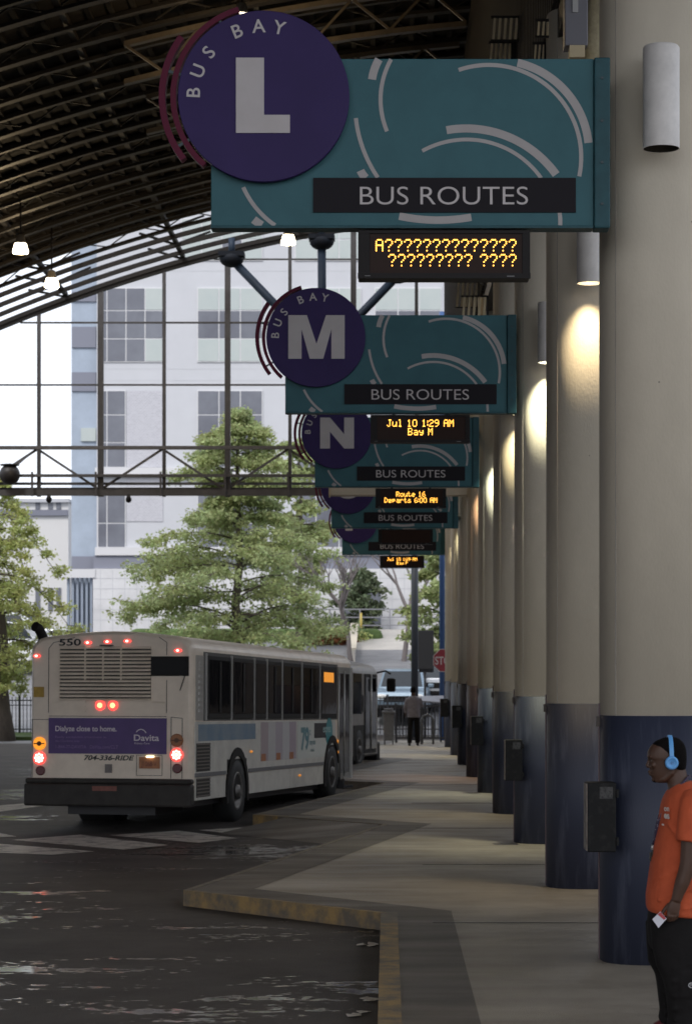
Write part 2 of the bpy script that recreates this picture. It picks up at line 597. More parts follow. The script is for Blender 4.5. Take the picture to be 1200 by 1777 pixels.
# street beyond, verge, bank, paths
M_street = concrete("dry_asphalt", (0.20, 0.20, 0.21), (0.15, 0.15, 0.16), 0.6)
s_ = MB()
def strip(mb, x0, x1, ys, dz):
    vs, fs = [], []
    for y in ys:
        vs += [(x0, y, gz(y) + dz), (x1, y, gz(y) + dz)]
    for i in range(len(ys) - 1):
        fs.append((2 * i, 2 * i + 1, 2 * i + 3, 2 * i + 2))
    return mb.add(vs, fs)
strip(s_, -80, 60, [62.5, 76, 77.0], .004) if False else None
strip(s_, -80, -.6, [74.5, 76, 77.2], .005)
strip(s_, -.6, 60, [73.1, 76, 77.2], .005)
strip(s_, -80, 60, [79.6, 84, 90, 96, 100.8], .005)
struct("road", s_, M_street)
M_grass = mat("grass", (0.075, 0.12, 0.03), 0.9, var=0.8, scale=3, col2=(0.05, 0.08, 0.025), bump=0.6, bscale=30)
v_ = MB()
strip(v_, -80, -.8, [77.3, 79, 79.5], .12)
v_.add([(-80, 77.3, -.14), (-.8, 77.3, -.14), (-.8, 77.3, gz(77.3) + .12), (-80, 77.3, gz(77.3) + .12)], [(0, 1, 2, 3)])
struct("verge", v_, M_grass)
ln = MB()
ln.bb(-11, -.2, 99.2, 100.6, 2.9, 3.95)
struct("lawn", ln, M_grass, bevel=.3)
rb = MB()                                           # sloping concrete ramp up to the upper street
rb.add([(-2.0, 92, 2.1), (2.5, 92, 2.1), (2.5, 101.5, 3.95), (-1.4, 101.5, 3.95)], [(0, 1, 2, 3)])
struct("path", rb, concrete("pale_paving", (0.5, 0.47, 0.43), (0.4, 0.38, 0.35), 0.7))
gt = MB()
for i in range(900):
    pass

# =================================================================== canopy roof (shallow vault, ribs across, deck stops short of the gable)
def rz(x):
    return 15.95 - (x - 5.0) ** 2 / 80.0

XR = [-19 + i for i in range(34)]                     # -19 .. 14
roof = thing("canopy_roof", "dark brown ribbed barrel vaulted canopy roof over the bus bays", "roof", (-2, 30, 15.0))
M_deck = mat("brown_roof_deck", (0.014, 0.011, 0.009), 0.85, var=0.8, scale=3, col2=(0.008, 0.007, 0.006), spec=.2)
M_rib = mat("brown_steel_rib", (0.018, 0.015, 0.0125), 0.6, var=0.7, scale=5, col2=(0.009, 0.0075, 0.007), spec=.25)
dk = MB()
D0, D1 = -3.0, 65.2
vs, fs = [], []
sub = 3
for x in np.linspace(-26, 14, 40 * sub + 1):
    for y in (D0, D1):
        for h in (0.45, 0.56):
            vs.append((x, y, rz(x) + h))
for i in range(40 * sub):
    a = i * 4
    fs += [(a, a + 2, a + 6, a + 4), (a + 1, a + 5, a + 7, a + 3), (a, a + 4, a + 5, a + 1), (a + 2, a + 3, a + 7, a + 6)]
dk.add(vs, fs)
dk.build("deck", M_deck, roof, world=True)
# corrugation of the deck: shallow fins running along the vault
cg = MB()
for x in np.arange(-18.8, 13.8, .42):
    cg.bb(x - .05, x + .05, 38, D1, rz(x) + .40, rz(x) + .47)
cg.build("corrugation", M_deck, roof, world=True)

def rib(y, heavy):
    m = MB()
    if y > 65.1:                                      # thin open ribs where the deck has stopped
        m.rings([[(x, y - .05, rz(x)), (x, y + .05, rz(x)), (x, y + .05, rz(x) + .13), (x, y - .05, rz(x) + .13)] for x in np.arange(-26, 14.01, .75)], True, False)
        return m
    r0, r1 = [], []
    step = .75
    xs = np.arange(-19, 14.01, step)
    w = .12 if heavy else .07
    rr = []
    for x in xs:
        z = rz(x)
        rr.append([(x, y - w, z), (x, y + w, z), (x, y + w, z + .07), (x, y - w, z + .07)])
    m.rings(rr, True, False)
    rr = []
    for x in xs:
        z = rz(x) + .36
        rr.append([(x, y - w, z), (x, y + w, z), (x, y + w, z + .07), (x, y - w, z + .07)])
    m.rings(rr, True, False)
    if heavy:
        for i in range(len(xs) - 1):
            xa, xb = xs[i], xs[i + 1]
            za, zb = rz(xa), rz(xb)
            if i % 2:
                m.bar((xa, y, za + .05), (xb, y, zb + .38), .03, .03)
            else:
                m.bar((xa, y, za + .38), (xb, y, zb + .05), .03, .03)
    return m
y = 38.5
k = 0
while y < 70.0:
    rib(y, k % 2 == 0).build("rib", M_rib, roof, world=True)
    y += 1.2 if y < 64.4 else 1.25
    k += 1
ledge = MB()
xs = np.arange(-19, 14.01, .75)
ledge.rings([[(x, 69.9, rz(x) - .1), (x, 70.1, rz(x) - .1), (x, 70.1, rz(x) + .06), (x, 69.9, rz(x) + .06)] for x in xs], True, False)
M_blue = mat("blue_steel", (0.022, 0.036, 0.06), 0.5, spec=.2, var=0.5, scale=4, col2=(0.014, 0.022, 0.04))
M_grey = mat("grey_steel", (0.07, 0.067, 0.07), 0.5, var=0.5, scale=6)
ledge.build("edge_beam", M_rib, roof, world=True)
for x in (-17.0, -13.2, -9.6, -6.1, -2.6, 0.9):
    pl = MB()
    pl.bb(x - .06, x + .06, 38, 69.8, rz(x) + .09, rz(x) + .2)
    if x > -3:
        for yy in np.arange(38.5, 69, 2.4):           # lattice web between ribs
            pl.bar((x, yy, rz(x) + .05), (x + .9, yy + 1.2, rz(x + .9) + .4), .06, .06)
            pl.bar((x, yy + 2.4, rz(x) + .05), (x - .9, yy + 1.2, rz(x - .9) + .4), .06, .06)
    else:
        for yy in np.arange(60, 69, 2.4):
            pl.bar((x, yy, rz(x) + .05), (x + .9, yy + 1.2, rz(x + .9) + .4), .06, .06)
            pl.bar((x, yy + 2.4, rz(x) + .05), (x - .9, yy + 1.2, rz(x - .9) + .4), .06, .06)
    pl.build("purlin", M_rib, roof, world=True)

# deep lattice girder crossing high up near the top of the picture
M_gird = mat("girder_tan", (0.085, 0.066, 0.045), 0.5, var=0.6, scale=4)
for (yy, lab) in ((46.2, "tan lattice girder just above the top of the letter L sign"), (50.5, "tan lattice girder behind and below the nearer girder")):
    t = thing("lattice_girder", lab, "girder", (-3, yy, rz(-3) - .5), group="lattice girders under the roof")
    for nm, dz in (("top_chord", .0), ("bottom_chord", -.75)):
        m = MB()
        m.rings([[(x, yy - .09, rz(x) + dz - .1), (x, yy + .09, rz(x) + dz - .1), (x, yy + .09, rz(x) + dz), (x, yy - .09, rz(x) + dz)] for x in np.arange(-5.2, 1.7, .75)], True, False)
        m.build(nm, M_gird, t, world=True)
    m = MB()
    for i, x in enumerate(np.arange(-5.2, .9, .75)):
        m.bar((x, yy, rz(x) - (.75 if i % 2 else .05)), (x + .75, yy, rz(x + .75) - (.05 if i % 2 else .75)), .05, .05)
    m.build("web", M_gird, t, world=True)

# fascia above the column row, with slatted vents
fw = MB()
fw.bb(1.72, 2.0, 21.5, 69.6, 9.0, 15.75)
fwt = thing("fascia_wall", "dark brown corrugated fascia wall above the row of columns", "wall", (1.86, 45, 9.0))
fw.build("panel", mat("fascia_brown", (0.03, 0.023, 0.018), 0.8, var=0.7, scale=3), fwt, world=True)
cr = MB()
for yy in np.arange(21.7, 69.5, .3):
    cr.bb(1.68, 1.722, yy - .06, yy + .06, 9.02, 15.7)
cr.build("corrugation", MATS["fascia_brown"], fwt, world=True)
hb = MB(); hb.bb(1.74, 2.4, 19, 69.7, 8.7, 8.99); hb.build("ledge_beam", M_rib, fwt, world=True)
M_slat = mat("cream_slat", (0.62, 0.52, 0.33), 0.5)
for d, x0, x1, y0, y1, nsl, lab in ((30.0, 852, 900, 30, 67, 5, "cream slatted vent just above the teal letter L panel, the upper of two stacked"),
                                (30.6, 848, 888, 74, 104, 5, "cream slatted vent touching the top edge of the letter L panel, lower of two stacked"),
                                (24.0, 930, 955, 36, 60, 3, "small cream slatted vent beside the grey electrical box, the upper one"),
                                (24.5, 925, 946, 76, 102, 3, "small cream slatted vent beside the grey electrical box, lower one"),
                                (43.0, 790, 830, 490, 532, 5, "slatted vent between the question mark display and letter M panel, farther one"),
                                (39.0, 800, 845, 515, 548, 5, "slatted vent resting just above the letter M panel top edge")):
    pa, pb = P(x0, y1, d), P(x1, y0, d)
    t = thing("slatted_vent", lab, "vent", (pb.x, d, pa.z), group="slatted vents on the fascia")
    w, h = pb.x - pa.x, pb.z - pa.z
    m = MB(); m.bb(-w - .01, .0, .03, .06, -.02, .0); m.bb(-w - .01, .0, .03, .06, h, h + .03); m.bb(-.015, max(.02, 1.69 - pb.x), .03, .07, -.02, h + .03); m.build("frame", M_rib, t)
    m = MB()
    for q in range(nsl):
        xx = -w + w * (q + .5) / nsl
        m.box((xx, .045, h / 2), (w / nsl * .45, .025, h), ry=R(4))
    m.build("slats", M_slat, t)

# junction box and duct on top of the second column
jb = thing("junction_box", "grey electrical box high up beside the grey column at the picture top", "electrical box", (1.75, 21.5, 7.9))
m = MB(); m.bb(1.62, 1.83, 21.35, 21.6, 7.95, 9.2); m.build("case", mat("box_grey", (.2, .2, .23), .5), jb, world=True, bevel=.01)
m = MB(); m.bb(1.66, 1.80, 21.3, 21.45, 7.83, 7.94); m.build("cover", M_slat, jb, world=True)
m = MB(); m.bb(1.69, 1.74, 21.335, 21.35, 8.25, 8.45); m.build("switch", mat("switch_white", (.5, .5, .5), .4), jb, world=True)
du = MB()
du.tube([(1.86, 21.6, 7.6), (1.9, 21.6, 8.0), (1.97, 21.6, 8.4), (1.97, 21.6, 9.0)], [.13, .14, .15, .15], 16)
tag(du.build("duct", mat("tan_duct", (.42, .36, .22), .5, var=.5, scale=20)), "tan flexible duct curving down beside the grey electrical box", "duct")

# =================================================================== columns
SP = 6.1
CX, CR = 2.07, 0.425
def sq(r, n=48, e=2.7):
    out = []
    for k in range(n):
        a = 2 * math.pi * k / n
        c, s = math.cos(a), math.sin(a)
        out.append((r * math.copysign(abs(c) ** (2 / e), c), r * math.copysign(abs(s) ** (2 / e), s)))
    return out
M_cream = streaked("cream_render", (0.68, 0.615, 0.50), (0.56, 0.505, 0.41), 0.75, 1.6, (1, 1, .5), .9, contrast=(.3, .75))
M_navy = streaked("navy_paint", (0.022, 0.027, 0.050), (0.11, 0.122, 0.165), 0.6, 5.0, (1.6, 1.6, .2), .7, contrast=(.52, .78))
ordn = ["nearest cream column with navy base, right beside the man in orange", "second cream column, just behind the nearest one, warm lamp pool on it",
        "third cream column, the one carrying the letter M sign", "fourth cream column, between the letter M and letter N sign columns",
        "fifth cream column, the one carrying the letter N sign", "sixth cream column, narrow strip left of the letter N sign column",
        "seventh cream column, carrying the sign below letter N", "eighth cream column, second from the far end of the row",
        "farthest cream column, by the stop sign at the far end"]
col0 = None
COLD = [18.1 + SP * i for i in range(9)]
for i, d in enumerate(COLD):
    if col0 is None:
        t = thing("column", ordn[0], "column", (CX, d, 0), group="cream columns along the platform")
        m = MB()
        m.rings([[(x, y, z) for x, y in sq(CR)] for z in (1.89, 9.0)])
        m.build("shaft", M_cream, t)
        m = MB()
        m.rings([[(x, y, z) for x, y in sq(CR + .004)] for z in (-.02, 1.89)])
        m.build("painted_base", M_navy, t)
        m = MB()
        m.bb(-CR - .012, -CR + .01, -.02, .02, 0.0, 1.98)
        m.build("conduit", mat("pinkish_conduit", (.16, .11, .12), .5), t)
        m = MB()
        m.bb(-CR - .03, -CR + .01, -.05, .03, 1.80, 1.88)
        m.build("socket", mat("dark_socket", (.08, .06, .05), .5), t)
        m = MB()
        m.bb(-.338, -.332, -.325, -.318, 1.89, 9.0)
        m.build("form_seam", mat("seam_grey", (.30, .27, .24), .8), t)
        col0 = t
    else:
        t = copy_tree(col0)
        t.location = (CX, d, 0)
        t.rotation_euler = (0, 0, 0)
        t["label"] = ordn[i]

cb = thing("cross_beam", "cream horizontal beam jutting from the sixth column, seen just under the letter N panel", "beam", (1.65, 48.6, 5.84))
m = MB(); m.bb(-2.84, .03, -.15, .15, 0, .46); m.build("beam", M_cream, cb, bevel=.02)
m = MB(); m.bb(-2.87, -2.842, -.17, .17, -.02, .48); m.build("end_plate", M_slat, cb)

# dark utility boxes low on every second column
bx0 = None
blab = ["black metal utility box on the nearest column beside the man in orange", "dark utility box on the third column from the camera",
        "dark utility box on the fifth column from the camera", "dark utility box on the seventh column from the camera", "dark utility box on the farthest column"]
for i, d in enumerate(COLD[0::2]):
    if bx0 is None:
        t = thing("utility_box", blab[0], "utility box", (1.60, 17.66, .87), group="utility boxes on the columns")
        m = MB(); m.bb(-.10, .115, -.13, .13, 0, .52); m.build("case", mat("box_black", (.008, .008, .008), .6, spec=.2, var=.7, scale=14, col2=(.03, .028, .026), contrast=(.5, .75)), t, bevel=.008)
        m = MB(); m.bb(-.108, -.1005, -.125, .125, .01, .51); m.build("side_plate", mat("worn_plate", (.2, .17, .14), .5, var=.9, scale=9, col2=(.05, .03, .025)), t)
        m = MB()
        for z in (.08, .44):
            m.bb(.116, .135, -.135, -.09, z - .03, z + .03)
        m.build("hinge", MATS["box_black"], t)
        m = MB(); m.bb(-.01, .09, -.1325, -.1302, .40, .49); m.build("scuffed_label", mat("scuffed_label_grey", (.05, .048, .046), .6, var=1.0, scale=40, col2=(.012, .012, .012), contrast=(.45, .6)), t)
        m = MB(); m.bb(-.06, .15, .131, .26, .12, .40); m.build("bracket", MATS["box_black"], t)
        bx0 = t
    else:
        t = copy_tree(bx0); t.location = (1.60, d - .44, .87 if i != 1 else .82); t["label"] = blab[i]

# wall lamps: white tubes with an open lower end; the lit ones carry a spot lamp
lampspec = [(0, None, 0), (1, (1, .80, .50), 46), (2, (1, .98, .72), 115), (3, (1, .88, .55), 62), (4, (.96, 1, .78), 125), (5, (1, .60, .34), 70), (6, None, 0), (7, (1, .92, .62), 120), (8, (1, .88, .55), 90)]
M_lampw = mat("lamp_white", (.82, .79, .76), .45, var=.3, scale=6)
M_lampin = mat("lamp_dark_inside", (.03, .03, .03), .6)
for i, lc, le in lampspec:
    d = COLD[i] - CR - .25
    zb = 6.13
    lab = ["unlit white tube lamp on the nearest grey lit column", "lit white tube lamp on the second column, warm pool below it", "lit white tube lamp on the third column, greenish white pool",
           "lit tube lamp on the fourth column beside the letter M panel", "lit tube lamp on the fifth column, bright pool beside letter N", "orange lit tube lamp on the sixth column",
           "unlit tube lamp on the seventh column", "lit tube lamp on the eighth column", "lit tube lamp on the farthest column"][i]
    t = thing("tube_lamp", lab, "wall lamp", (2.04, d, zb), group="tube lamps on the columns")
    m = MB()
    r, h = .137, .765
    m.lathe((0, 0, 0), [(r, 0), (r, h - .015), (r - .012, h), (.02, h + .012)], 32, cap=False)
    m.lathe((0, 0, 0), [(r, 0), (r - .006, 0)], 32, cap=False)
    m.build("housing", M_lampw, t)
    m = MB(); m.lathe((0, 0, 0), [(r - .007, .003), (r - .007, h - .1)], 32, cap=False); m.build("liner", mat("lamp_liner", (.07, .065, .055), .6), t)
    m = MB(); m.lathe((0, 0, 0), [(.0, .48), (r - .01, .48)], 24, cap=False)
    if lc:
        mm = mat("lamp_lens_%d" % i, (.8, .8, .7), .3, emit=lc, estr=6)
    else:
        mm = M_lampin
    m.build("lens", mm, t)
    m = MB(); m.bb(-.05, .05, .13, .275, .2, .55); m.build("mount", M_lampw, t)
    if lc:
        ld = bpy.data.lights.new("spot", 'SPOT')
        ld.energy = le * 6.2; ld.color = lc; ld.spot_size = R(74); ld.spot_blend = 1.0; ld.shadow_soft_size = .09
        lo = bpy.data.objects.new("spot", ld); COL.objects.link(lo); lo.parent = t
        lo.location = (0, 0, .30); lo.rotation_euler = (R(6), 0, 0)

# =================================================================== bay signs
KS = 17.3 / F
def SX(px): return (px - 1057) * KS
def SZ(py): return (397 - py) * KS
M_teal = mat("teal_panel", (0.050, 0.152, 0.178), 0.5, var=.7, scale=2.2, col2=(.037, .118, .14), spec=.25, detail=10)
M_teal2 = mat("teal_edge", (0.024, 0.095, 0.115), 0.5, var=.5, scale=6, spec=.3)
M_purp = mat("purple_disc", (0.042, 0.024, 0.118), 0.5, var=.6, scale=2.4, col2=(.032, .018, .092), spec=.2, detail=10)
M_lett = mat("sign_lettering", (0.60, 0.56, 0.56), 0.55, var=.4, scale=5, col2=(.5, .46, .45))
M_arcs = mat("sign_arcs", (0.44, 0.42, 0.415), 0.55, var=.4, scale=5, col2=(.38, .34, .34))
M_plate = mat("charcoal_plate", (0.020, 0.018, 0.022), 0.6, spec=.12)
M_maroon = mat("maroon_trim", (0.12, 0.018, 0.042), 0.6, spec=.15)
M_bolt = mat("bolt", (.02, .05, .06), .4)

def letter_poly(ch, c, w, h):
    """blocky letters as lists of XZ polygons around centre c."""
    x0, x1, z0, z1 = c[0] - w / 2, c[0] + w / 2, c[1] - h / 2, c[1] + h / 2
    if ch == 'L':
        s = w * .52
        return [[(x0, z0), (x1, z0), (x1, z0 + h * .24), (x0 + s, z0 + h * .24), (x0 + s, z1), (x0, z1)]]
    if ch == 'M':
        s = w * .235
        cx = c[0]
        return [[(x0, z0), (x0 + s, z0), (x0 + s, z1 - h * .32), (cx - w * .12, z0), (cx + w * .12, z0), (x1 - s, z1 - h * .32), (x1 - s, z0), (x1, z0), (x1, z1),
                 (x1 - w * .33, z1), (cx, z0 + h * .34), (x0 + w * .33, z1), (x0, z1)]]
    if ch == 'N':
        s = w * .29
        return [[(x0, z0), (x0 + s, z0), (x0 + s, z1 - h * .46), (x1 - s, z0), (x1, z0), (x1, z1), (x1 - s, z1), (x1 - s, z0 + h * .46), (x0 + s, z1), (x0, z1)]]
    if ch == 'P':
        s = w * .34
        return [[(x0, z0), (x0 + s, z0), (x0 + s, z0 + h * .36), (x1 - w * .25, z0 + h * .36), (x1 - w * .07, z0 + h * .42), (x1, z0 + h * .55), (x1, z0 + h * .82), (x1 - w * .07, z0 + h * .95),
                 (x1 - w * .25, z1), (x0, z1)]]
    return []

def build_sign(ch, loc, lab):
    t = thing("bay_sign", lab, "sign", loc, group="bus bay signs over the platform")
    m = MB(); m.bb(SX(366), SX(1029), 0, .13, SZ(392), SZ(102)); m.build("panel", M_teal, t, bevel=.006)
    m = MB(); m.bb(SX(1029.5), SX(1057), -.03, .16, SZ(397), SZ(101)); fl = m.build("end_post", M_teal2, t, bevel=.01)
    m = MB(); m.bb(SX(366), SX(1028), -.02, .15, SZ(396.5), SZ(392.4)); m.build("bottom_rail", M_teal2, t)
    m = MB()
    for py in (137, 211, 283, 355):
        m.lathe((SX(1043), -.03, SZ(py)), [(.011, -.008), (.011, .0)], 10, 'Y')
    m.build("bolt", M_bolt, fl)
    m = MB()
    for z in (.25, 1.0):
        m.bb(-.06, .004, .161, .95, z - .05, z + .05)
    m.build("bracket", M_teal2, t)
    # printed arcs
    y0, y1 = -.0022, -.0004
    m = MB()
    A = lambda a, b, c, w: m.arc3((SX(a[0]), SZ(a[1])), (SX(b[0]), SZ(b[1])), (SX(c[0]), SZ(c[1])), w * KS, y0, y1)
    A((795, 121.5), (950, 150), (1004, 306), 7)
    A((897, 109), (968, 146), (1020, 248), 14)
    A((774, 226), (880, 237), (964, 303), 14)
    A((732, 262), (825, 243), (938, 309), 6.5)
    A((678, 103), (660, 165), (671, 228), 7)
    A((657, 103), (650, 118), (645, 138), 14)
    A((617, 205), (630, 260), (655, 308), 7)
    A((625, 296), (629, 303), (634, 309), 14)
    A((692, 375), (755, 382), (817, 377), 13)
    A((970, 369), (971, 380), (971, 391), 7)
    A((422, 325), (445, 362), (477, 391), 7)
    A((440, 381), (448, 387), (454, 391), 14)
    m.build("arc_pattern", M_arcs, t)
    m = MB(); m.bb(SX(543), SX(998), -.012, -.003, SZ(369), SZ(309)); npz = m.build("name_plate", M_plate, t)
    m = MB(); m.text("BUS ROUTES", (SX(624), -.0125, SZ(355.5)), (1, 0, 0), (0, 0, 1), 33 * KS, width=291 * KS, depth=.002, bold=-.006); m.build("lettering", M_lett, npz)
    c = (SX(458), SZ(171))
    m = MB(); m.lathe((c[0], -.075, c[1]), [(147 * KS, 0), (148 * KS, .004), (148 * KS, .055)], 96, 'Y'); dc = m.build("disc", M_purp, t)
    m = MB(); m.lathe((c[0], -.0195, c[1]), [(100 * KS, 0), (100 * KS, .019)], 48, 'Y'); m.build("disc_spacer", M_plate, t)
    m = MB()
    for q in letter_poly(ch, (SX(457 if ch == 'L' else 460), SZ(170)), (93 if ch == 'L' else 168 if ch == 'M' else 142) * KS, 130 * KS):
        m.prism(q, -.083, -.0755)
    if ch == 'O':
        rr = []
        for k in range(48):
            a = 2 * math.pi * k / 48
            s_, c_ = math.sin(a), math.cos(a)
            o, i_ = (75 * KS, 66 * KS), (35 * KS, 36 * KS)
            rr.append([(c[0] + i_[0] * s_, -.083, c[1] + i_[1] * c_), (c[0] + o[0] * s_, -.083, c[1] + o[1] * c_), (c[0] + o[0] * s_, -.0755, c[1] + o[1] * c_), (c[0] + i_[0] * s_, -.0755, c[1] + i_[1] * c_)])
        m.rings(rr, False, False, True)
    m.build("bay_letter", M_lett, dc)
    m = MB()
    for l, a in zip("BUSBAY", (-87, -69, -51.3, -22, -4, 13)):
        a = R(a)
        rad = Vector((math.sin(a), 0, math.cos(a))); tan = Vector((math.cos(a), 0, -math.sin(a)))
        o = Vector((c[0], -.0755, c[1])) + rad * (110 * KS)
        m.text(l, o, tan, rad, 24 * KS, align='C', depth=.003, bold=.012)
    m.build("arc_lettering", M_lett, dc)
    for (r0, r1, a0, a1) in ((151.5, 161, -16, -139), (170, 181, -54, -128)):
        m = MB(); m.arc(c, r0 * KS, r1 * KS, R(a0), R(a1), -.07, .03); m.build("trim_arc", M_maroon, t)
    m = MB()
    for a in (-30, -75, -120):
        a = R(a); m.bar((c[0] + 140 * KS * math.sin(a), -.05, c[1] + 140 * KS * math.cos(a)), (c[0] + 174 * KS * math.sin(a), -.05, c[1] + 174 * KS * math.cos(a)), .02, .02) if a < -1 else \
            m.bar((c[0] + 140 * KS * math.sin(a), -.05, c[1] + 140 * KS * math.cos(a)), (c[0] + 156 * KS * math.sin(a), -.05, c[1] + 156 * KS * math.cos(a)), .02, .02)
    m.build("trim_stay", M_bolt, t)
    m = MB()
    for px in (690, 850):
        m.bb(SX(px) - .02, SX(px) + .02, .04, .08, SZ(410), SZ(396.6))
    m.build("hanger", M_bolt, t)
    return t

SIGN_D = [17.3, 29.85, 42.0, 54.3, 67.0]
SIGN_X = 1.645
SIGN_Z = CAMH + 763 * KS
for ch, d, lab in zip("LMNOP", SIGN_D, ("teal bus bay sign with letter L on its purple disc, nearest and largest", "teal bus bay sign with letter M on its purple disc",
                                        "teal bus bay sign with letter N on its purple disc", "teal bus bay sign just behind the letter N one, its letter mostly hidden",
                                        "farthest teal bus bay sign, lowest and smallest in the picture")):
    build_sign(ch, (SIGN_X, d, SIGN_Z), lab)

# LED displays
GL = {'A': "01110 10001 10001 11111 10001 10001 10001", '?': "01110 10001 00001 00010 00100 00000 00100", 'J': "00111 00010 00010 00010 00010 10010 01100",
      'u': "00000 00000 10001 10001 10001 10011 01101", 'l': "01100 00100 00100 00100 00100 00100 01110", '1': "00100 01100 00100 00100 00100 00100 01110",
      '0': "01110 10001 10001 10001 10001 10001 01110", '2': "01110 10001 00001 00110 01000 10000 11111", '9': "01110 10001 10001 01111 00001 00010 01100",
      ':': "0 1 1 0 1 1 0", 'M': "10001 11011 10101 10101 10001 10001 10001", 'B': "11110 10001 10001 11110 10001 10001 11110",
      'a': "00000 00000 01110 00001 01111 10001 01111", 'y': "00000 00000 10001 10001 01111 00001 01110", 'R': "11110 10001 10001 11110 10100 10010 10001",
      'o': "00000 00000 01110 10001 10001 10001 01110", 't': "01000 01000 11100 01000 01000 01001 00110", 'e': "00000 00000 01110 10001 11111 10000 01110",
      '6': "00110 01000 10000 11110 10001 10001 01110", 'D': "11100 10010 10001 10001 10001 10010 11100", 'p': "00000 00000 11110 10001 11110 10000 10000",
      'r': "00000 00000 10110 11001 10000 10000 10000", 's': "00000 00000 01110 10000 01110 00001 11110", 'P': "11110 10001 10001 11110 10000 10000 10000", ' ': "000 000 000 000 000 000 000"}
M_led = mat("led_amber", (.3, .1, .01), .4, emit=(1.0, .44, .06), estr=3.6)
M_case = mat("display_case", (.012, .010, .010), .5, spec=.2)
M_screen = mat("display_screen", (.026, .011, .007), .4, spec=.15)
M_tiny = mat("display_marks", (.25, .25, .25), .5)
DOT = .0117
def led_rows(rows):
    m = MB()
    for txt, zt, right in rows:
        cols = sum(len(GL[c].split()[0]) + 1 for c in txt) - 1
        w = cols * DOT
        x = right - w if right is not None else -w / 2
        for c in txt:
            g_ = GL[c].split()
            for r, row in enumerate(g_):
                for q, b in enumerate(row):
                    if b == '1':
                        cx, cz = x + (q + .5) * DOT, zt - (r + .5) * DOT * 1.14
                        h = DOT * .46
                        m.add([(cx - h, -.104, cz), (cx - h * .7, -.104, cz - h * .75), (cx, -.104, cz - h * 1.05), (cx + h * .7, -.104, cz - h * .75), (cx + h, -.104, cz), (cx + h * .7, -.104, cz + h * .75), (cx, -.104, cz + h * 1.05), (cx - h * .7, -.104, cz + h * .75)], [tuple(range(8))])
            x += (len(g_[0]) + 1) * DOT
    return m
disp = [([("A??????????????", -.062, .535), ("????????? ????", -.172, .535)], "amber LED display of question marks hanging under the letter L sign"),
        ([("Jul 10 1:29 AM", -.058, None), ("Bay M", -.166, None)], "amber LED display reading Bay M under the letter M sign"),
        ([("Route 16", -.058, None), ("Departs 6:00 AM", -.166, None)], "amber LED display reading Route 16 under the letter N sign"),
        (None, "dark blank LED display between the two lowest bay signs"),
        ([("Jul 10 1:29 AM", -.058, None), ("Bay P", -.166, None)], "amber LED display reading Bay P, lowest and farthest away")]
for (rows, lab), d in zip(disp, SIGN_D):
    cxp = 769.5
    t = thing("led_display", lab, "display", (SIGN_X + SX(cxp), d + .06, SIGN_Z - 5 * KS), group="LED displays under the bay signs")
    W, H = 297 * KS, 82 * KS
    m = MB(); m.bb(-W / 2, W / 2, -.09, .11, -H, 0); cs = m.build("case", M_case, t, bevel=.008)
    m = MB()
    m.bb(-W / 2 - .003, W / 2 + .003, -.115, -.0905, -H - .004, -H + .035); m.bb(-W / 2, W / 2, -.112, -.0905, -.022, 0)
    m.bb(-W / 2, -W / 2 + .085, -.112, -.0905, -H + .036, -.023); m.bb(W / 2 - .055, W / 2, -.112, -.0905, -H + .036, -.023)
    m.build("bezel", M_case, t)
    m = MB(); m.bb(-W / 2 + .086, W / 2 - .056, -.1, -.0905, -H + .036, -.023); sc = m.build("screen", M_screen, t)
    m = MB(); m.bb(W / 2 - .17, W / 2 - .115, -.1165, -.1155, -H + .008, -H + .014); m.bb(-W / 2 + .05, -W / 2 + .09, -.1165, -.1155, -H + .012, -H + .016); m.build("maker_mark", M_tiny, t)
    for row in rows or []:
        led_rows([row]).build("lettering", M_led, sc)

# =================================================================== pendant lamps under the roof (lit)
M_glow = mat("pendant_glow", (.9, .9, .85), .3, emit=(1, .86, .62), estr=7)
M_shade = mat("pendant_shade", (.35, .32, .28), .4)
pend = [(36, 430, 56.5, "lit pendant lamp at the left edge under the dark roof"), (90, 490, 60.5, "lit pendant lamp just right of and below the one at the left edge"),
        (500, 415, 60.5, "lit pendant lamp hanging just left of the letter L sign's lower edge display"), (419, 34, 44.0, "lit pendant lamp peeking above the letter L disc")]
pend[2] = (500, 415, 60.5, "lit pendant lamp under the bottom edge of the letter L panel")
for px, py, d, lab in pend:
    p = P(px, py, d)
    t = thing("pendant_lamp", lab, "pendant lamp", (p.x, d, p.z), group="pendant lamps under the canopy")
    m = MB(); m.lathe((0, 0, 0), [(.19, -.13), (.185, -.05), (.14, .10)], 20); m.build("bowl", M_glow, t)
    m = MB(); m.lathe((0, 0, 0), [(.145, .102), (.12, .17), (.09, .30), (.02, .33)], 16); m.build("shade", M_shade, t)
    m = MB(); m.tube([(0, 0, .32), (0, 0, max(.5, rz(p.x) - p.z + .1))], .02, 8); m.build("cord", M_case, t)
    ld = bpy.data.lights.new("bulb", 'POINT'); ld.energy = 120; ld.color = (1, .74, .42); ld.shadow_soft_size = .18
    lo = bpy.data.objects.new("bulb", ld); COL.objects.link(lo); lo.parent = t; lo.location = (0, 0, -.4)

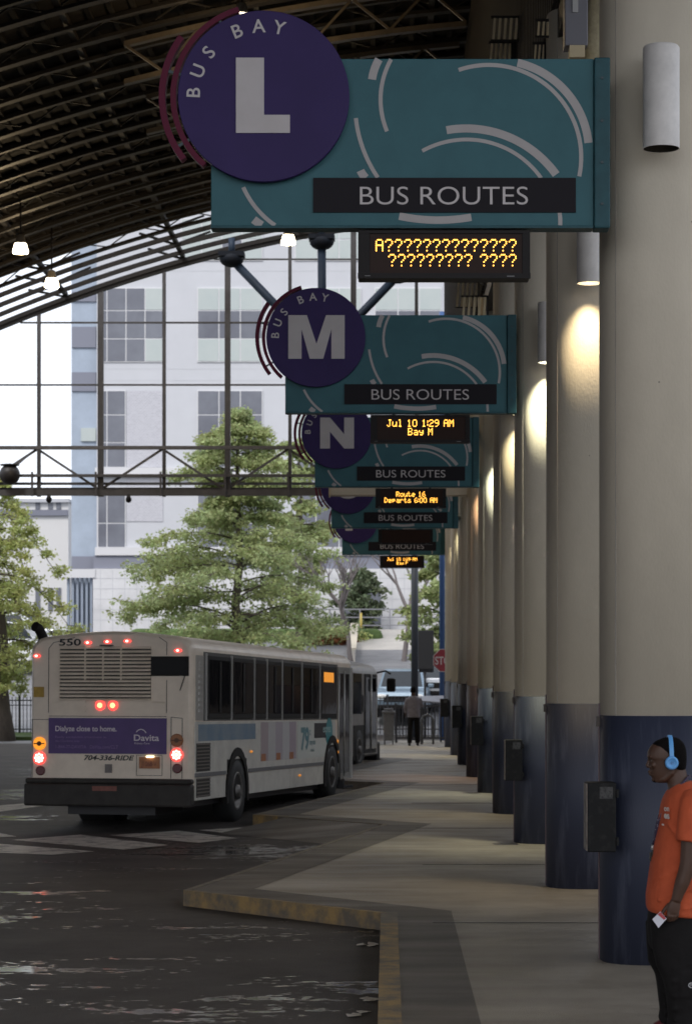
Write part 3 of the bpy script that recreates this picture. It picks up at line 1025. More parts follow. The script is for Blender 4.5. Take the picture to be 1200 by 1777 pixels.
# =================================================================== gable grid at the far end
YE = 70.0
K7 = YE / F
gx = lambda px: (px - 672) * K7
gzp = lambda py: CAMH + (1160 - py) * K7
gg = thing("gable_grid", "grey steel glazing grid filling the arched end of the canopy", "window grid", (gx(395), YE, gzp(820)))
mull = [-150, -42, 68, 175, 285, 395, 503, 613, 722]
for px in mull:
    x = gx(px)
    w = .085 if px in (175, 395, 613) else .05
    m = MB(); m.bb(x - w, x + w, YE - .08, YE + .08, gzp(862), rz(x) - .05); m.build("mullion", M_grey, gg, world=True)
for py, w in ((450, .02), (560, .024), (668, .024)):
    xl = -14
    while rz(xl) < gzp(py) + .1: xl += .2
    m = MB(); m.bb(xl, gx(762), YE - .04, YE + .04, gzp(py) - w, gzp(py) + w); m.build("transom", M_grey, gg, world=True)
tr = thing("end_truss", "horizontal lattice truss spanning the gable above the buses", "truss", (gx(300), YE, gzp(855)))
M_tr = mat("truss_steel", (.125, .118, .12), .5, var=.5, scale=5)
XL, XRr = -16.0, gx(770)
for nm, py, h, yo in (("top_chord", 777, .05, 0), ("rail", 826, .04, -.12), ("rail", 838, .035, .3), ("rail", 846, .03, .5), ("bottom_chord", 855, .09, 0)):
    m = MB(); m.bb(XL, XRr, YE + yo - .09, YE + yo + .09, gzp(py) - h, gzp(py) + h); m.build(nm, M_tr, tr, world=True)
for px in (-150, 65, 282, 500):
    for s in (-1, 1):
        m = MB(); m.bar((gx(px), YE + .05, gzp(779)), (gx(px + s * 108), YE + .05, gzp(850)), .07, .07); m.build("brace", M_tr, tr, world=True)
for px in (58, 168, 280, 391, 500):
    m = MB(); m.bb(gx(px) - .03, gx(px) + .03, YE - .25, YE - .19, gzp(862), gzp(820)); m.build("post", M_tr, tr, world=True)
for px, py in ((86, 866), (224, 866)):
    t = thing("security_camera", ["small dark dome camera under the truss near the left edge", "small dark camera under the truss above the bus rear window"][px > 100], "camera", (gx(px), YE - .1, gzp(858)), group="cameras under the truss")
    m = MB(); m.bb(-.05, .05, -.05, .05, -.12, -.002); m.build("mount", M_grey, t)
    m = MB(); m.ell((0, 0, -.16), (.09, .09, .1)); m.build("dome", M_case, t)
t = thing("dish_light", "round dark floodlight globe on the truss at the left edge", "floodlight", (gx(20), YE - .3, gzp(825)))
m = MB(); m.ell((0, 0, 0), (.31, .31, .31), 20, 14); m.build("globe", mat("globe_dark", (.035, .03, .028), .45), t)
m = MB(); m.lathe((0, 0, .27), [(.28, 0), (.30, .03), (.05, .06)], 20); m.build("cap", M_grey, t)
m = MB(); m.tube([(.1, .1, .2), (.55, .25, .62)], .02, 8); m.build("arm", M_grey, t)

# blue tree strut holding the roof at the gable
hub = P(559, 614, 68.6)
ts = thing("branching_strut", "dark blue branching steel strut propping the roof at the gable", "strut", (hub.x, 68.6, gzp(850)))
for px, py in ((402, 450), (558, 420), (690, 478)):
    p = P(px, py, 68.6)
    m = MB(); m.tube([hub, p], .125, 12); m.build("limb", M_blue, ts, world=True)
    m = MB(); m.ell(p, (.36, .36, .24), 16, 10); m.bb(p.x - .38, p.x + .38, p.y - .3, p.y + .3, p.z + .06, p.z + .2); m.build("joint", mat("joint_dark", (.010, .013, .02), .6, spec=.15), ts, world=True)
    m = MB(); m.tube([(p.x, p.y, p.z + .1), (p.x, p.y, rz(p.x) + .1)], .1, 10); m.build("connector", M_blue, ts, world=True)
m = MB(); m.tube([hub, (hub.x, 68.6, gzp(855))], .14, 12); m.build("mast", M_blue, ts, world=True)

# =================================================================== buses
M_bwhite = mat("bus_white", (0.78, 0.67, 0.55), 0.38, var=.7, scale=2.6, col2=(.58, .49, .40), contrast=(.42, .75), detail=10)
M_bsil = mat("bus_silver", (0.68, 0.66, 0.60), 0.32, metal=.25, var=.7, scale=3, col2=(.46, .44, .40), detail=10)
M_brubber = mat("bus_black", (0.010, 0.009, 0.009), 0.6, var=.4, scale=6, col2=(.022, .02, .018), spec=.2)
M_bglass = mat("bus_glass", (0.006, 0.006, 0.007), 0.05, spec=.05, bump=.12, bscale=2.2)
M_tyre = mat("tyre", (0.014, 0.014, 0.014), 0.7, bump=.2, bscale=40)
M_rim = mat("rim_metal", (0.20, 0.19, 0.18), 0.5, metal=.6, var=.6, scale=14)
M_alu = mat("aluminium", (0.5, 0.49, 0.47), 0.35, metal=.6)
M_red_on = mat("red_lamp_lit", (.3, .01, .01), .3, emit=(1, .06, .05), estr=1.6)
M_redc_on = mat("red_lamp_core", (.8, .3, .2), .3, emit=(1, .62, .48), estr=2.6)
M_red_off = mat("red_lens", (.10, .008, .012), .25)
M_amb_on = mat("amber_lamp_lit", (.5, .2, .02), .3, emit=(1, .33, .02), estr=.75)
M_amb_dk = mat("amber_lens", (.30, .10, .02), .3)
M_ink = mat("black_ink", (.016, .015, .018), .5)
M_slot = mat("vent_slot_dark", (.03, .026, .022), .7)

def section(w, zb, zt, zc, rt=.24, rb_=.05, n=7, inset=0.0):
    """bus cross section, x from -w to 0, counter-clockwise in XZ."""
    x0, x1 = -w + inset, -inset
    pts = [(x0 + rb_, zb), (x1 - rb_, zb), (x1, zb + rb_)]
    for k in range(n + 1):
        a = math.pi / 2 * k / n
        pts.append((x1 - rt + rt * math.cos(a), zt - rt + rt * .8 * math.sin(a) + (zc - zt) * (k / n) * .45))
    for k in range(1, 8):
        u = k / 8
        xx = (x1 - rt) + (x0 - x1 + 2 * rt) * u
        pts.append((xx, zt - rt * .2 + (zc - zt) * .45 + (zc - zt + rt * .2 - (zc - zt) * .45) * math.sin(math.pi * u)))
    for k in range(n, -1, -1):
        a = math.pi / 2 * k / n
        pts.append((x0 + rt - rt * math.cos(a), zt - rt + rt * .8 * math.sin(a) + (zc - zt) * (k / n) * .45))
    pts.append((x0, zb + rb_))
    return pts

def shell(L, w, zb, zt, zc):
    m = MB()
    rr = []
    for y, ins, dz in ((0, .06, -.05), (.02, .035, -.03), (.06, .012, -.01), (.14, 0, 0), (L * .33, 0, 0), (L * .66, 0, 0), (L - .25, 0, 0), (L - .08, .04, -.04), (L, .12, -.12)):
        rr.append([(x, y, z) for x, z in section(w, zb, zt + dz, zc + dz, inset=ins)])
    return m.rings(rr, True, False)

def wheel(parent, x, y, z, r, w, side):
    """side +1: outer face at +x."""
    t = MB(); t.lathe((x - side * w, y, z), [(r * .55, 0), (r * .93, 0), (r, side * .05), (r, side * (w - .05)), (r * .93, side * w), (r * .6, side * w)], 36, 'X', cap=False)
    wt = t.build("wheel", M_tyre, parent)
    m = MB(); m.lathe((x - side * w, y, z), [(r * .6, side * (w - .005)), (r * .57, side * (w + .01)), (r * .50, side * (w - .02)), (r * .42, side * (w - .09)), (r * .2, side * (w - .06)), (r * .18, side * (w + .03)), (.001, side * (w + .035))], 28, 'X', cap=False)
    for k in range(10):
        a = 2 * math.pi * k / 10
        m.tube([(x - side * .085, y + r * .33 * math.cos(a), z + r * .33 * math.sin(a)), (x - side * .045, y + r * .33 * math.cos(a), z + r * .33 * math.sin(a))], .014, 6)
    m.build("rim", M_rim, wt)
    return wt

BW, BL = 2.5, 11.35
YAW = -R(11.1)
bus = thing("city_bus", "white and silver city bus seen from behind with lit red tail lights", "bus", (-2.86, 34.15, -.15), (-R(1.1), 0, YAW))
sh = shell(BL, BW, .52, 2.90, 2.955)
sh.build("body", M_bwhite, bus)
bx = lambda px: (px - 333) * .0089
bz = lambda py: 2.40 + (1160 - py) * .0085

# --- rear face
m = MB(); m.bb(bx(105), bx(262), -.012, -.002, bz(1215), bz(1122.5)); gr = m.build("radiator_grille", M_slot, bus)
m = MB()
nb = 15
for k in range(nb):
    py = 1124 + k * (1214 - 1124) / (nb - 1)
    m.box(((bx(105) + bx(262)) / 2, -.021, bz(py)), (bx(262) - bx(105), .03, .026), rx=R(25))
for px in (149, 180, 211):
    m.bb(bx(px) - .011, bx(px) + .011, -.030, -.013, bz(1183), bz(1119))
m.build("louvres", M_bwhite, gr)
m = MB()
for k in range(12):                                   # pressed corrugation of the engine door
    py = 1128 + k * 8.2
    for a, b in ((88, 104), (263, 287)):
        if a == 263 and 1135 < py < 1180: b = 258 if False else 0
        if b > a: m.bb(bx(a), bx(b), -.014, -.002, bz(py) - .012, bz(py) + .012)
for k in range(3):
    py = 1218 + k * 8
    m.bb(bx(90), bx(150), -.014, -.002, bz(py) - .012, bz(py) + .012); m.bb(bx(222), bx(288), -.014, -.002, bz(py) - .012, bz(py) + .012)
m.build("pressed_ribs", M_bwhite, bus)
m = MB()                                              # panel seams
def seam(a, b, w=.008):
    m.bar((bx(a[0]), -.0035, bz(a[1])), (bx(b[0]), -.0035, bz(b[1])), w, .004, up=(0, 1, 0))
seam((85, 1237), (85, 1125)); seam((85, 1125), (93, 1115)); seam((93, 1115), (130, 1106)); seam((289, 1237), (289, 1180)); seam((289, 1137), (289, 1115)); seam((289, 1115), (276, 1106))
seam((57, 1249), (57, 1350)); seam((85, 1249), (56, 1249)); seam((297, 1244), (297, 1350)); seam((297, 1244), (316, 1246)); seam((316, 1246), (316, 1350)); seam((86, 1243), (289, 1243))
seam((238, 1310), (282, 1310), .006); seam((282, 1310), (282, 1345), .006); seam((238, 1345), (282, 1345), .006); seam((238, 1310), (238, 1345), .006)
m.build("panel_seam", M_slot, bus)
m = MB(); m.bb(bx(259.5), bx(327), -.011, -.001, bz(1173), bz(1139)); rw = m.build("rear_window", M_brubber, bus, bevel=.03, segs=3)
rw.modifiers[0].affect = 'EDGES'
m = MB(); m.bb(bx(263), bx(323.5), -.016, -.0115, bz(1170), bz(1142)); m.build("glass", M_bglass, rw)
m = MB(); m.bar((bx(320), -.012, bz(1173)), (bx(312), -.012, bz(1198)), .012, .01, up=(0, 1, 0)); m.build("seal_strip", M_slot, rw)
m = MB(); m.bb(bx(86), bx(289.5), -.02, -.003, bz(1308), bz(1246)); ad = m.build("advert_panel", mat("advert_purple", (.07, .03, .16), .4, var=.3, scale=4), bus)
M_adt = mat("advert_text", (.62, .55, .60), .5); M_adl = mat("advert_faint_text", (.2, .13, .3), .5)
m = MB(); m.text("Dialyze close to home.", (bx(98), -.0205, bz(1269)), (1, 0, 0), (0, 0, 1), 9.5 * .0085, width=106 * .0089, depth=.003, bold=.02); m.build("headline", M_adt, ad)
m = MB(); m.text("Davita", (bx(234), -.0205, bz(1285)), (1, 0, 0), (0, 0, 1), 11 * .0085, width=43 * .0089, depth=.003, bold=.018)
m.arc((bx(246), bz(1275)), .075, .088, R(-62), R(70), -.024, -.0215, 16)
m.text("Kidney Care", (bx(235), -.0205, bz(1291)), (1, 0, 0), (0, 0, 1), 3.2 * .0085, width=26 * .0089, depth=.003); m.build("emblem", M_adt, ad)
m = MB(); m.text("Easily accessible treatment in", (bx(98), -.0205, bz(1281)), (1, 0, 0), (0, 0, 1), 4.2 * .0085, width=88 * .0089, depth=.003)
m.text("the Charlotte area", (bx(98), -.0205, bz(1288)), (1, 0, 0), (0, 0, 1), 4.2 * .0085, width=42 * .0089, depth=.003)
m.text("1-844-77-DAVITA   DaVita.com/CLT", (bx(99), -.0205, bz(1299)), (1, 0, 0), (0, 0, 1), 6 * .0085, width=108 * .0089, depth=.003); m.build("small_print", M_adl, ad)
m = MB(); m.text("704-336-RIDE", (bx(147), -.003, bz(1319)), (1, 0, 0), (0, 0, 1), 8.5 * .0085, width=87 * .0089, depth=.003, bold=.03, shear=.25)
m.build("phone_number", M_ink, bus)
m = MB(); m.text("550", (bx(103), -.006, bz(1120)), (1, .0, 0), (0, .10, 1), 12 * .0085, width=38 * .0089, depth=.008, bold=.02); m.build("fleet_number", M_ink, bus)
m = MB(); m.bb(bx(243), bx(278), -.02, -.003, bz(1333), bz(1313)); pt = m.build("licence_plate", mat("plate_orange", (.42, .17, .07), .5, var=.5, scale=12), bus)
m = MB(); m.text("J1068-V", (bx(247), -.0205, bz(1329)), (1, 0, 0), (0, 0, 1), 9 * .0085, width=26 * .0089, depth=.003); m.build("number", mat("plate_ink", (.12, .03, .03), .5), pt)
m = MB(); m.bb(bx(256), bx(268), -.05, -.003, bz(1314), bz(1311)); m.build("plate_lamp", mat("plate_lamp_lit", (.8, .7, .5), .4, emit=(1, .8, .5), estr=2.5), bus)
m = MB(); m.bb(bx(184), bx(196), -.016, -.003, bz(1341), bz(1326)); m.bb(bx(188), bx(192), -.03, -.016, bz(1337), bz(1330)); m.build("latch", mat("latch_grey", (.16, .14, .13), .4), bus)
m = MB(); m.bb(bx(59), bx(77), -.014, -.001, bz(1210), bz(1192)); m.build("yellow_sticker", mat("sticker_yellow", (.45, .28, .04), .5, var=.5, scale=15), bus)
def round_lamp(px, py, r, kind):
    c = (bx(px), -.002, bz(py))
    m = MB(); m.lathe(c, [(r + .012, 0), (r + .012, -.018), (r, -.024)], 28, 'Y'); h = m.build("tail_lamp", {"brake": M_red_on, "amber": M_amb_on, "amber_off": M_amb_dk, "off": M_red_off, "mid": M_red_on}[kind], bus)
    if kind == "brake":
        m = MB()
        for k in range(8):
            a = 2 * math.pi * k / 8
            m.disc((c[0] + r * .66 * math.cos(a), -.0335, c[2] + r * .66 * math.sin(a)), r * .22, .006, 'Y', 10)
        m.lathe((c[0], -.034, c[2]), [(r * .3, 0), (r * .3, .006)], 14, 'Y'); m.build("diodes", M_redc_on, h)
    if kind == "mid":
        m = MB(); m.disc((c[0], -.0335, c[2]), r * .62, .006, 'Y', 16); m.build("diodes", mat("mid_lamp_core", (.8, .4, .2), .3, emit=(1, .60, .22), estr=1.6), h)
    if kind.startswith("amber"):
        m = MB(); m.lathe((c[0], -.0335, c[2]), [(r * .42, 0), (r * .42, .006)], 16, 'Y')
        m.bb(c[0] - r, c[0] + r, -.036, -.030, c[2] - .008, c[2] + .008); m.build("dark_core", mat("amber_dark", (.10, .035, .01), .5), h)
for px, py, r, k in ((70, 1291, .085, "amber"), (70, 1316, .085, "brake"), (72, 1338, .06, "off"), (307, 1284, .085, "amber_off"), (307, 1309, .085, "brake"), (308, 1332.5, .06, "off"),
                     (175, 1224, .062, "mid"), (197, 1224, .062, "mid")):
    round_lamp(px, py, r, k)
for px, py in ((64, 1138), (153, 1115), (187, 1113.5), (221, 1112.5), (308, 1129)):
    m = MB(); m.ell((bx(px), .0, bz(py)), (.062, .035, .026)); cl = m.build("marker_lamp", M_red_off if False else M_red_on, bus)
    m = MB(); m.ell((bx(px), -.026, bz(py)), (.024, .02, .016)); m.build("diode", M_redc_on, cl)
m = MB(); m.bb(bx(175), bx(197), -.05, -.001, bz(1121), bz(1119)); m.build("camera_hood", M_ink, bus)
m = MB(); m.bb(-BW - .03, .03, -.17, .04, .37, .70); m.bb(-BW - .025, .025, -.13, .04, .70, .78); m.build("bumper", mat("bumper_rubber", (.026, .023, .021), .6, var=.8, scale=5, col2=(.045, .04, .036), spec=.3, detail=10), bus, bevel=.03)
m = MB(); m.bb(bx(168), bx(210), -.1735, -.1705, .60, .67); m.build("bumper_sticker", mat("sticker_red", (.22, .07, .05), .5, var=.6, scale=20), bus)
m = MB(); m.tube([(bx(70), .22, 2.70), (bx(66), .20, 2.88), (bx(61), .14, 3.0), (bx(57), .07, 3.03)], .075, 14); m.build("exhaust_pipe", M_brubber, bus)
m = MB(); m.bb(-BW + .12, -.12, .1, BL - .2, .36, .56); m.bb(-1.95, -.6, .15, 1.6, .24, .37); m.bb(-1.6, -.9, 1.6, BL - 1, .28, .4); m.build("chassis", M_ink, bus)

# --- right side: overlays proud of the shell
def sidebox(name, y0, y1, z0, z1, t0, t1, mm, parent=bus, bevel=0):
    m = MB(); m.bb(t0, t1, y0, y1, z0, z1)
    return m.build(name, mm, parent, bevel=bevel)
sidebox("side_panel", .13, 9.72, .80, 1.62, -.004, .006, M_bsil)
sidebox("side_panel", .13, 1.86, .46, .79, -.004, .006, M_bsil)
sidebox("side_panel", 3.24, 6.1, .46, .79, -.004, .006, M_bsil)
sidebox("side_panel", 6.11, 8.72, .46, .79, -.004, .006, M_bsil)
m = MB(); m.bb(.006, .022, .12, 1.84, .80, .86); m.bb(.006, .022, 3.26, 8.7, .80, .86); m.build("rub_rail", mat("rub_rail_grey", (.18, .18, .19), .4, metal=.5), bus)
m = MB(); m.tube([(-.05, .14, 2.68), (-.05, BL - .3, 2.68)], .035, 8); m.build("drip_rail", M_alu, bus)
sidebox("window_band", .58, 9.9, 1.63, 2.66, -.004, .004, mat("band_dark", (.05, .048, .045), .45))
wins = [(.78, 2.1), (2.2, 3.52), (3.62, 4.36), (4.44, 5.42), (5.5, 6.85), (6.98, 8.3), (8.4, 9.82)]
for i, (a, b) in enumerate(wins):
    m = MB(); m.bb(.004, .022, a, b, 1.66, 2.61); fr = m.build("window", M_brubber, bus, bevel=.012)
    m = MB(); m.bb(.0225, .026, a + .07, b - .07, 1.74, 2.55); m.build("glass", M_bglass, fr)
    if i not in (2, 6):
        m = MB(); m.bb(.0265, .038, (a + b) / 2 - .045, (a + b) / 2 + .045, 1.76, 2.53); m.build("sash_bar", M_brubber, fr)
    if i == 6:
        m = MB(); m.bb(.0265, .03, a + .25, b - .35, 2.32, 2.5); m.build("route_sign", mat("route_amber", (.4, .15, .02), .4, emit=(1, .36, .03), estr=.5), fr)
for a in (.69, 2.15, 3.57, 4.40, 5.46, 6.92, 8.35):
    m = MB(); m.bb(.004, .03, a - .018, a + .018, 1.64, 2.64); m.build("pillar", M_alu, bus)
m = MB(); m.bb(.004, .012, .15, .56, 1.64, 2.6); qp = m.build("quarter_panel", mat("quarter_panel_silver", (.42, .40, .37), .3, metal=.4), bus)
m = MB()
for k in range(7):
    m.bb(.012, .026, .28, .46, 1.76 + k * .085, 1.80 + k * .085)
for k in range(3):
    m.bb(.012, .022, .30, .42, 2.38 + k * .05, 2.41 + k * .05)
m.build("vent_louvre", M_alu, qp)
m = MB(); m.bb(.0065, .012, .2, .95, .88, 1.30); m.bb(.0065, .012, .2, .95, .50, .78)
sg = m.build("side_grille", M_slot, bus)
m = MB()
for k in range(16):
    z = .51 + k * .051
    if .77 < z < .89: continue
    m.bb(.0125, .02, .2, .95, z, z + .018)
m.build("grille_bars", mat("grille_bar", (.14, .12, .10), .5), sg)
# wheel arches
for yc, wz in ((2.54, .53), (9.42, .66)):
    m = MB()
    rr = []
    for k in range(15):
        a = math.pi * (-0.06 + 1.12 * k / 14)
        c, s = math.cos(a), math.sin(a)
        rr.append([(-.05, yc + .56 * c, wz - .05 + .60 * s), (.03, yc + .56 * c, wz - .05 + .60 * s), (.03, yc + .68 * c, wz - .05 + .73 * s), (-.05, yc + .68 * c, wz - .05 + .73 * s)])
    m.rings(rr, True, False)
    m.bb(-.3, .0075, yc - .6, yc + .6, .40, wz + .5)
    m.build("wheel_arch", M_brubber, bus)
    wheel(bus, .02, yc, wz, .50, .30, 1)
    wheel(bus, -BW + .02, yc, wz - .05, .50, .62, -1)
m = MB()
for yc in (3.4, 6.8):
    m.ell((.02, yc, 1.13 if yc < 5 else .66), (.02, .055, .022))
m.build("side_marker", mat("side_marker_amber", (.5, .22, .04), .3, emit=(1, .36, .04), estr=.35), bus)
# adverts on the side
m = MB(); m.bb(.0065, .009, .3, 3.7, 1.33, 1.58); m.build("side_banner", mat("banner_blue", (.12, .19, .26), .45, var=.7, scale=2.5, col2=(.25, .28, .3)), bus)
cols = [(.36, .29, .30), (.46, .44, .43), (.38, .33, .36), (.48, .46, .46), (.37, .30, .34)]
for i in range(5):
    y0 = 4.05 + i * .5
    m = MB(); m.bb(.0065, .009, y0, y0 + .497, .96, 1.6); m.build("advert_stripe", mat("stripe_%d" % i, cols[i], .5, var=.6, scale=4, col2=tuple(c * .8 + .05 for c in cols[i])), bus)
m = MB()
for y0 in (4.08, 5.1, 6.05):
    m.bb(.0092, .0105, y0, y0 + .3, .96, 1.08)
m.build("advert_cup", mat("cup_orange", (.35, .13, .05), .5), bus)
m = MB(); m.bb(.0065, .0095, 6.65, 9.2, .95, 1.60); wp = m.build("white_advert", mat("advert_white", (.56, .57, .53), .45), bus)
M_tealt = mat("teal_text", (.10, .22, .25), .5)
m = MB(); m.text("79", (.0096, 6.9, 1.12), (0, 1, 0), (0, 0, 1), .38, width=.62, depth=.003, bold=.045)
m.text("c", (.0096, 7.56, 1.36), (0, 1, 0), (0, 0, 1), .14, depth=.003, bold=.03)
m.text("any size", (.0096, 7.58, 1.19), (0, 1, 0), (0, 0, 1), .10, width=.45, depth=.003, bold=.02)
m.text("drinks", (.0096, 7.65, 1.06), (0, 1, 0), (0, 0, 1), .07, width=.3, depth=.003); m.build("lettering", M_tealt, wp)
m = MB(); m.bb(.0098, .013, 7.95, 9.25, 1.30, 1.57); eb = m.build("express_plate", M_ink, bus)
m = MB(); m.lathe((.0131, 9.16, 1.40), [(.27, 0), (.27, .004)], 32, 'X'); m.build("emblem", mat("express_teal", (.03, .22, .24), .4), eb)
m = MB(); m.text("express", (.0172, 8.62, 1.40), (0, 1, 0), (0, 0, 1), .15, width=.66, depth=.003, bold=.02); m.build("lettering", mat("express_text", (.35, .5, .5), .5), eb)
# door
sidebox("door", 9.94, 11.0, .50, 2.62, -.002, .012, mat("door_frame_silver", (.26, .26, .24), .35, metal=.4))
dr = [o for o in bus.children if o.name.startswith("door")][-1]
for a, b in ((9.99, 10.42), (10.49, 10.93)):
    m = MB(); m.bb(.0125, .018, a, b, .62, 2.5); m.build("glass", M_bglass, dr)
m = MB(); m.tube([(.02, 10.455, .55), (.02, 10.455, 2.55)], .014, 8); m.tube([(.02, 9.96, .55), (.02, 9.96, 2.6)], .014, 8); m.build("door_rail", M_alu, dr)
m = MB(); m.bb(-.05, .05, 11.0, 11.08, .5, 2.62); m.build("corner_post", M_alu, bus)
m = MB(); m.bb(-.4, .10, 10.0, 10.9, .33, .37); m.bb(-.05, .1, 10.0, 10.05, .37, .48); m.build("door_step", M_ink, bus)
m = MB(); m.ell((.02, 9.86, 1.22), (.02, .05, .035)); m.ell((.02, 9.88, 1.02), (.02, .04, .03)); m.build("turn_lamp", MATS["side_marker_amber"], bus)

# --- the dark bus ahead
bus2 = thing("transit_bus", "dark silver city bus parked ahead of the white bus, front door side showing", "bus", (-2.36, 46.55, -.15), (-R(.8), 0, YAW))
M_b2 = mat("bus_dark_silver", (.24, .22, .20), .4, var=.4, scale=3)
shell(11.2, 2.5, .42, 2.60, 2.80).build("body", M_b2, bus2)
m = MB(); m.bb(.0, .012, 1.0, 9.0, 1.45, 2.4); m.build("window_band", M_bglass, bus2)
m = MB(); m.bb(.0, .014, 9.35, 10.75, .5, 2.4); d2 = m.build("door", M_brubber, bus2)
for a, b in ((9.42, 10.02), (10.08, 10.70)):
    m = MB(); m.bb(.0145, .02, a, b, .6, 2.32); m.build("glass", M_bglass, d2)
m = MB(); m.tube([(.025, 10.05, .55), (.025, 10.05, 2.4)], .02, 8); m.build("door_rail", M_alu, d2)
m = MB(); m.bb(-2.3, -.2, 11.0, 11.23, 1.3, 2.5); m.build("windshield", M_bglass, bus2)
m = MB(); m.bb(-2.5, 0, 10.9, 11.3, .3, .75); m.build("bumper", M_brubber, bus2, bevel=.04)
for yc, wz in ((2.7, .53), (8.7, .60)):
    m = MB(); m.bb(-.3, .01, yc - .62, yc + .62, .36, wz + .58); m.build("wheel_arch", M_brubber, bus2)
    wheel(bus2, .02, yc, wz, .49, .30, 1); wheel(bus2, -2.48, yc, wz, .49, .30, -1)
m = MB(); m.tube([(-.05, 11.1, 2.45), (.12, 11.4, 2.5), (.24, 11.4, 2.42)], .022, 8); ma = m.build("mirror", M_brubber, bus2)
m = MB(); m.bb(.14, .36, 11.34, 11.48, 1.98, 2.32); m.build("mirror_head", M_brubber, ma, bevel=.05, segs=3)
m = MB(); m.bb(.014, .02, 9.1, 9.32, 1.5, 1.9); m.build("interior_mirror", M_ink, bus2)
m = MB(); m.bb(-1.9, -.6, .2, 10.5, .3, .45); m.build("chassis", M_ink, bus2)

# =================================================================== cars
def car(name, label, loc, rz_, paint, h=1.72, w=1.86, L=4.6, group=None, suv=True):
    t = thing(name, label, "car", loc, (0, 0, rz_), group)
    # profile along y: front at -L/2
    hb_ = h * .60
    f = -L / 2
    side = [(f, .34), (f - .02, .62), (f + .12, hb_ - .12), (f + 1.15, hb_), (L / 2 - .25, hb_ + .04), (L / 2, hb_ - .15), (L / 2 + .02, .5), (L / 2 - .05, .3)]
    m = MB()
    rr = []
    for x, k in ((-w / 2, .93), (-w / 2 + .06, 1.0), (-w / 4, 1.02), (w / 4, 1.02), (w / 2 - .06, 1.0), (w / 2, .93)):
        rr.append([(x, y * (1 if abs(x) < w / 2 - .01 else .97), .3 + (z - .3) * k) for y, z in side])
    m.rings(rr, True, False)
    m.build("body", paint, t, bevel=.06, segs=3)
    cab = [(f + 1.1, hb_), (f + 1.75, h - .06), (f + 2.3, h), (L / 2 - .7, h - .03), (L / 2 - .2, hb_)]
    m = MB()
    rr = []
    for x, k in ((-w / 2 + .12, .0), (-w / 2 + .26, 1.0), (w / 2 - .26, 1.0), (w / 2 - .12, .0)):
        pass
    base = [(-w / 2 + .10), (w / 2 - .10)]
    vs = []
    for y, z in cab:
        u = (z - hb_) / (h - hb_)
        xx = w / 2 - .10 - .16 * u
        vs.append([(-xx, y, z), (xx, y, z)])
    m.rings([[v[0] for v in vs], [v[1] for v in vs]], True, False)
    cb = m.build("cabin", paint, t, bevel=.04)
    mg = mat("car_glass", (.02, .025, .03), .05)
    m = MB()                                           # windscreen
    e = .012
    m.add([(-w / 2 + .2, f + 1.2 - e, hb_ + .04), (w / 2 - .2, f + 1.2 - e, hb_ + .04), (w / 2 - .32, f + 1.70 - e, h - .1), (-w / 2 + .32, f + 1.70 - e, h - .1)], [(0, 1, 2, 3)])
    m.v = [(x, y - .03, z + .02) for x, y, z in m.v]
    m.build("windscreen", mg, t)
    for s in (-1, 1):
        m = MB()
        a = lambda z: (w / 2 - .10 - .16 * (z - hb_) / (h - hb_)) + .012
        m.add([(s * a(hb_ + .05), f + 1.5, hb_ + .05), (s * a(hb_ + .05), L / 2 - .5, hb_ + .05), (s * a(h - .1), L / 2 - .8, h - .1), (s * a(h - .1), f + 1.95, h - .1)], [(0, 1, 2, 3)])
        m.build("side_window", mg, t)
        m = MB(); m.ell((s * (w / 2 - .30), f + .02, .74), (.2, .08, .09)); m.build("headlight", mat("car_headlight", (.75, .75, .72), .15), t)
        m = MB(); m.bb(s * (w / 2) - .02, s * (w / 2 + .2) - .02 * s, f + 1.35, f + 1.5, hb_ + .02, hb_ + .16); m.build("mirror", paint, t, bevel=.03)
    m = MB(); m.bb(-.55, .55, f - .03, f + .1, .56, .76); m.bb(-.75, .75, f - .02, f + .1, .33, .46); m.build("grille", M_brubber, t)
    for y in (f + .85, L / 2 - .85):
        wheel(t, w / 2 - .02, y, .34, .34, .22, 1); wheel(t, -w / 2 + .02, y, .34, .34, .22, -1)
    return t

def pxX(px, d): return (px - 672) * d / F
car("parked_car", "light blue suv with its windscreen facing us, behind the railing", (pxX(700, 83), 83, gz(83) + .0), R(-4), mat("car_blue", (.20, .27, .34), .3, metal=.3), 1.7)
car("parked_car", "pale car mostly hidden behind the black pole, right of the blue suv", (pxX(752, 85.5), 85.5, gz(85.5)), R(-8), mat("car_pale", (.5, .52, .55), .25, metal=.2), 1.45)
car("parked_truck", "white vehicle glimpsed beside the left tree trunk above the fence", (pxX(-2, 92), 92, gz(92)), R(60), mat("car_white", (.72, .73, .75), .3), 1.9)
car("parked_car", "pale grey car glimpsed through the left tree, farther up the slope", (pxX(28, 97), 97, gz(97)), R(80), MATS["car_pale"], 1.5)

# =================================================================== street furniture at the far end of the platform
M_bin = mat("bin_grey", (.20, .20, .205), .55, var=.4, scale=8)
t = thing("trash_bin", "grey square trash bin at the left end of the railing", "bin", (pxX(674, 69), 69, 0))
m = MB(); m.rings([[(x * s, y * s, z) for x, y in ((-.17, -.17), (.17, -.17), (.17, .17), (-.17, .17))] for z, s in ((.12, .88), (.92, 1.0))], True, False); m.build("bin_body", M_bin, t, bevel=.02)
m = MB(); m.bb(-.2, .2, -.2, .2, .92, 1.0); m.bb(-.14, .14, -.14, .14, 1.0, 1.07); m.build("lid", M_bin, t, bevel=.02)
m = MB()
for sx in (-1, 1):
    for sy in (-1, 1):
        m.bb(sx * .12 - .015, sx * .12 + .015, sy * .12 - .015, sy * .12 + .015, 0, .125)
m.build("stand", M_brubber, t)
M_rail = mat("railing_dark", (.04, .04, .045), .5)
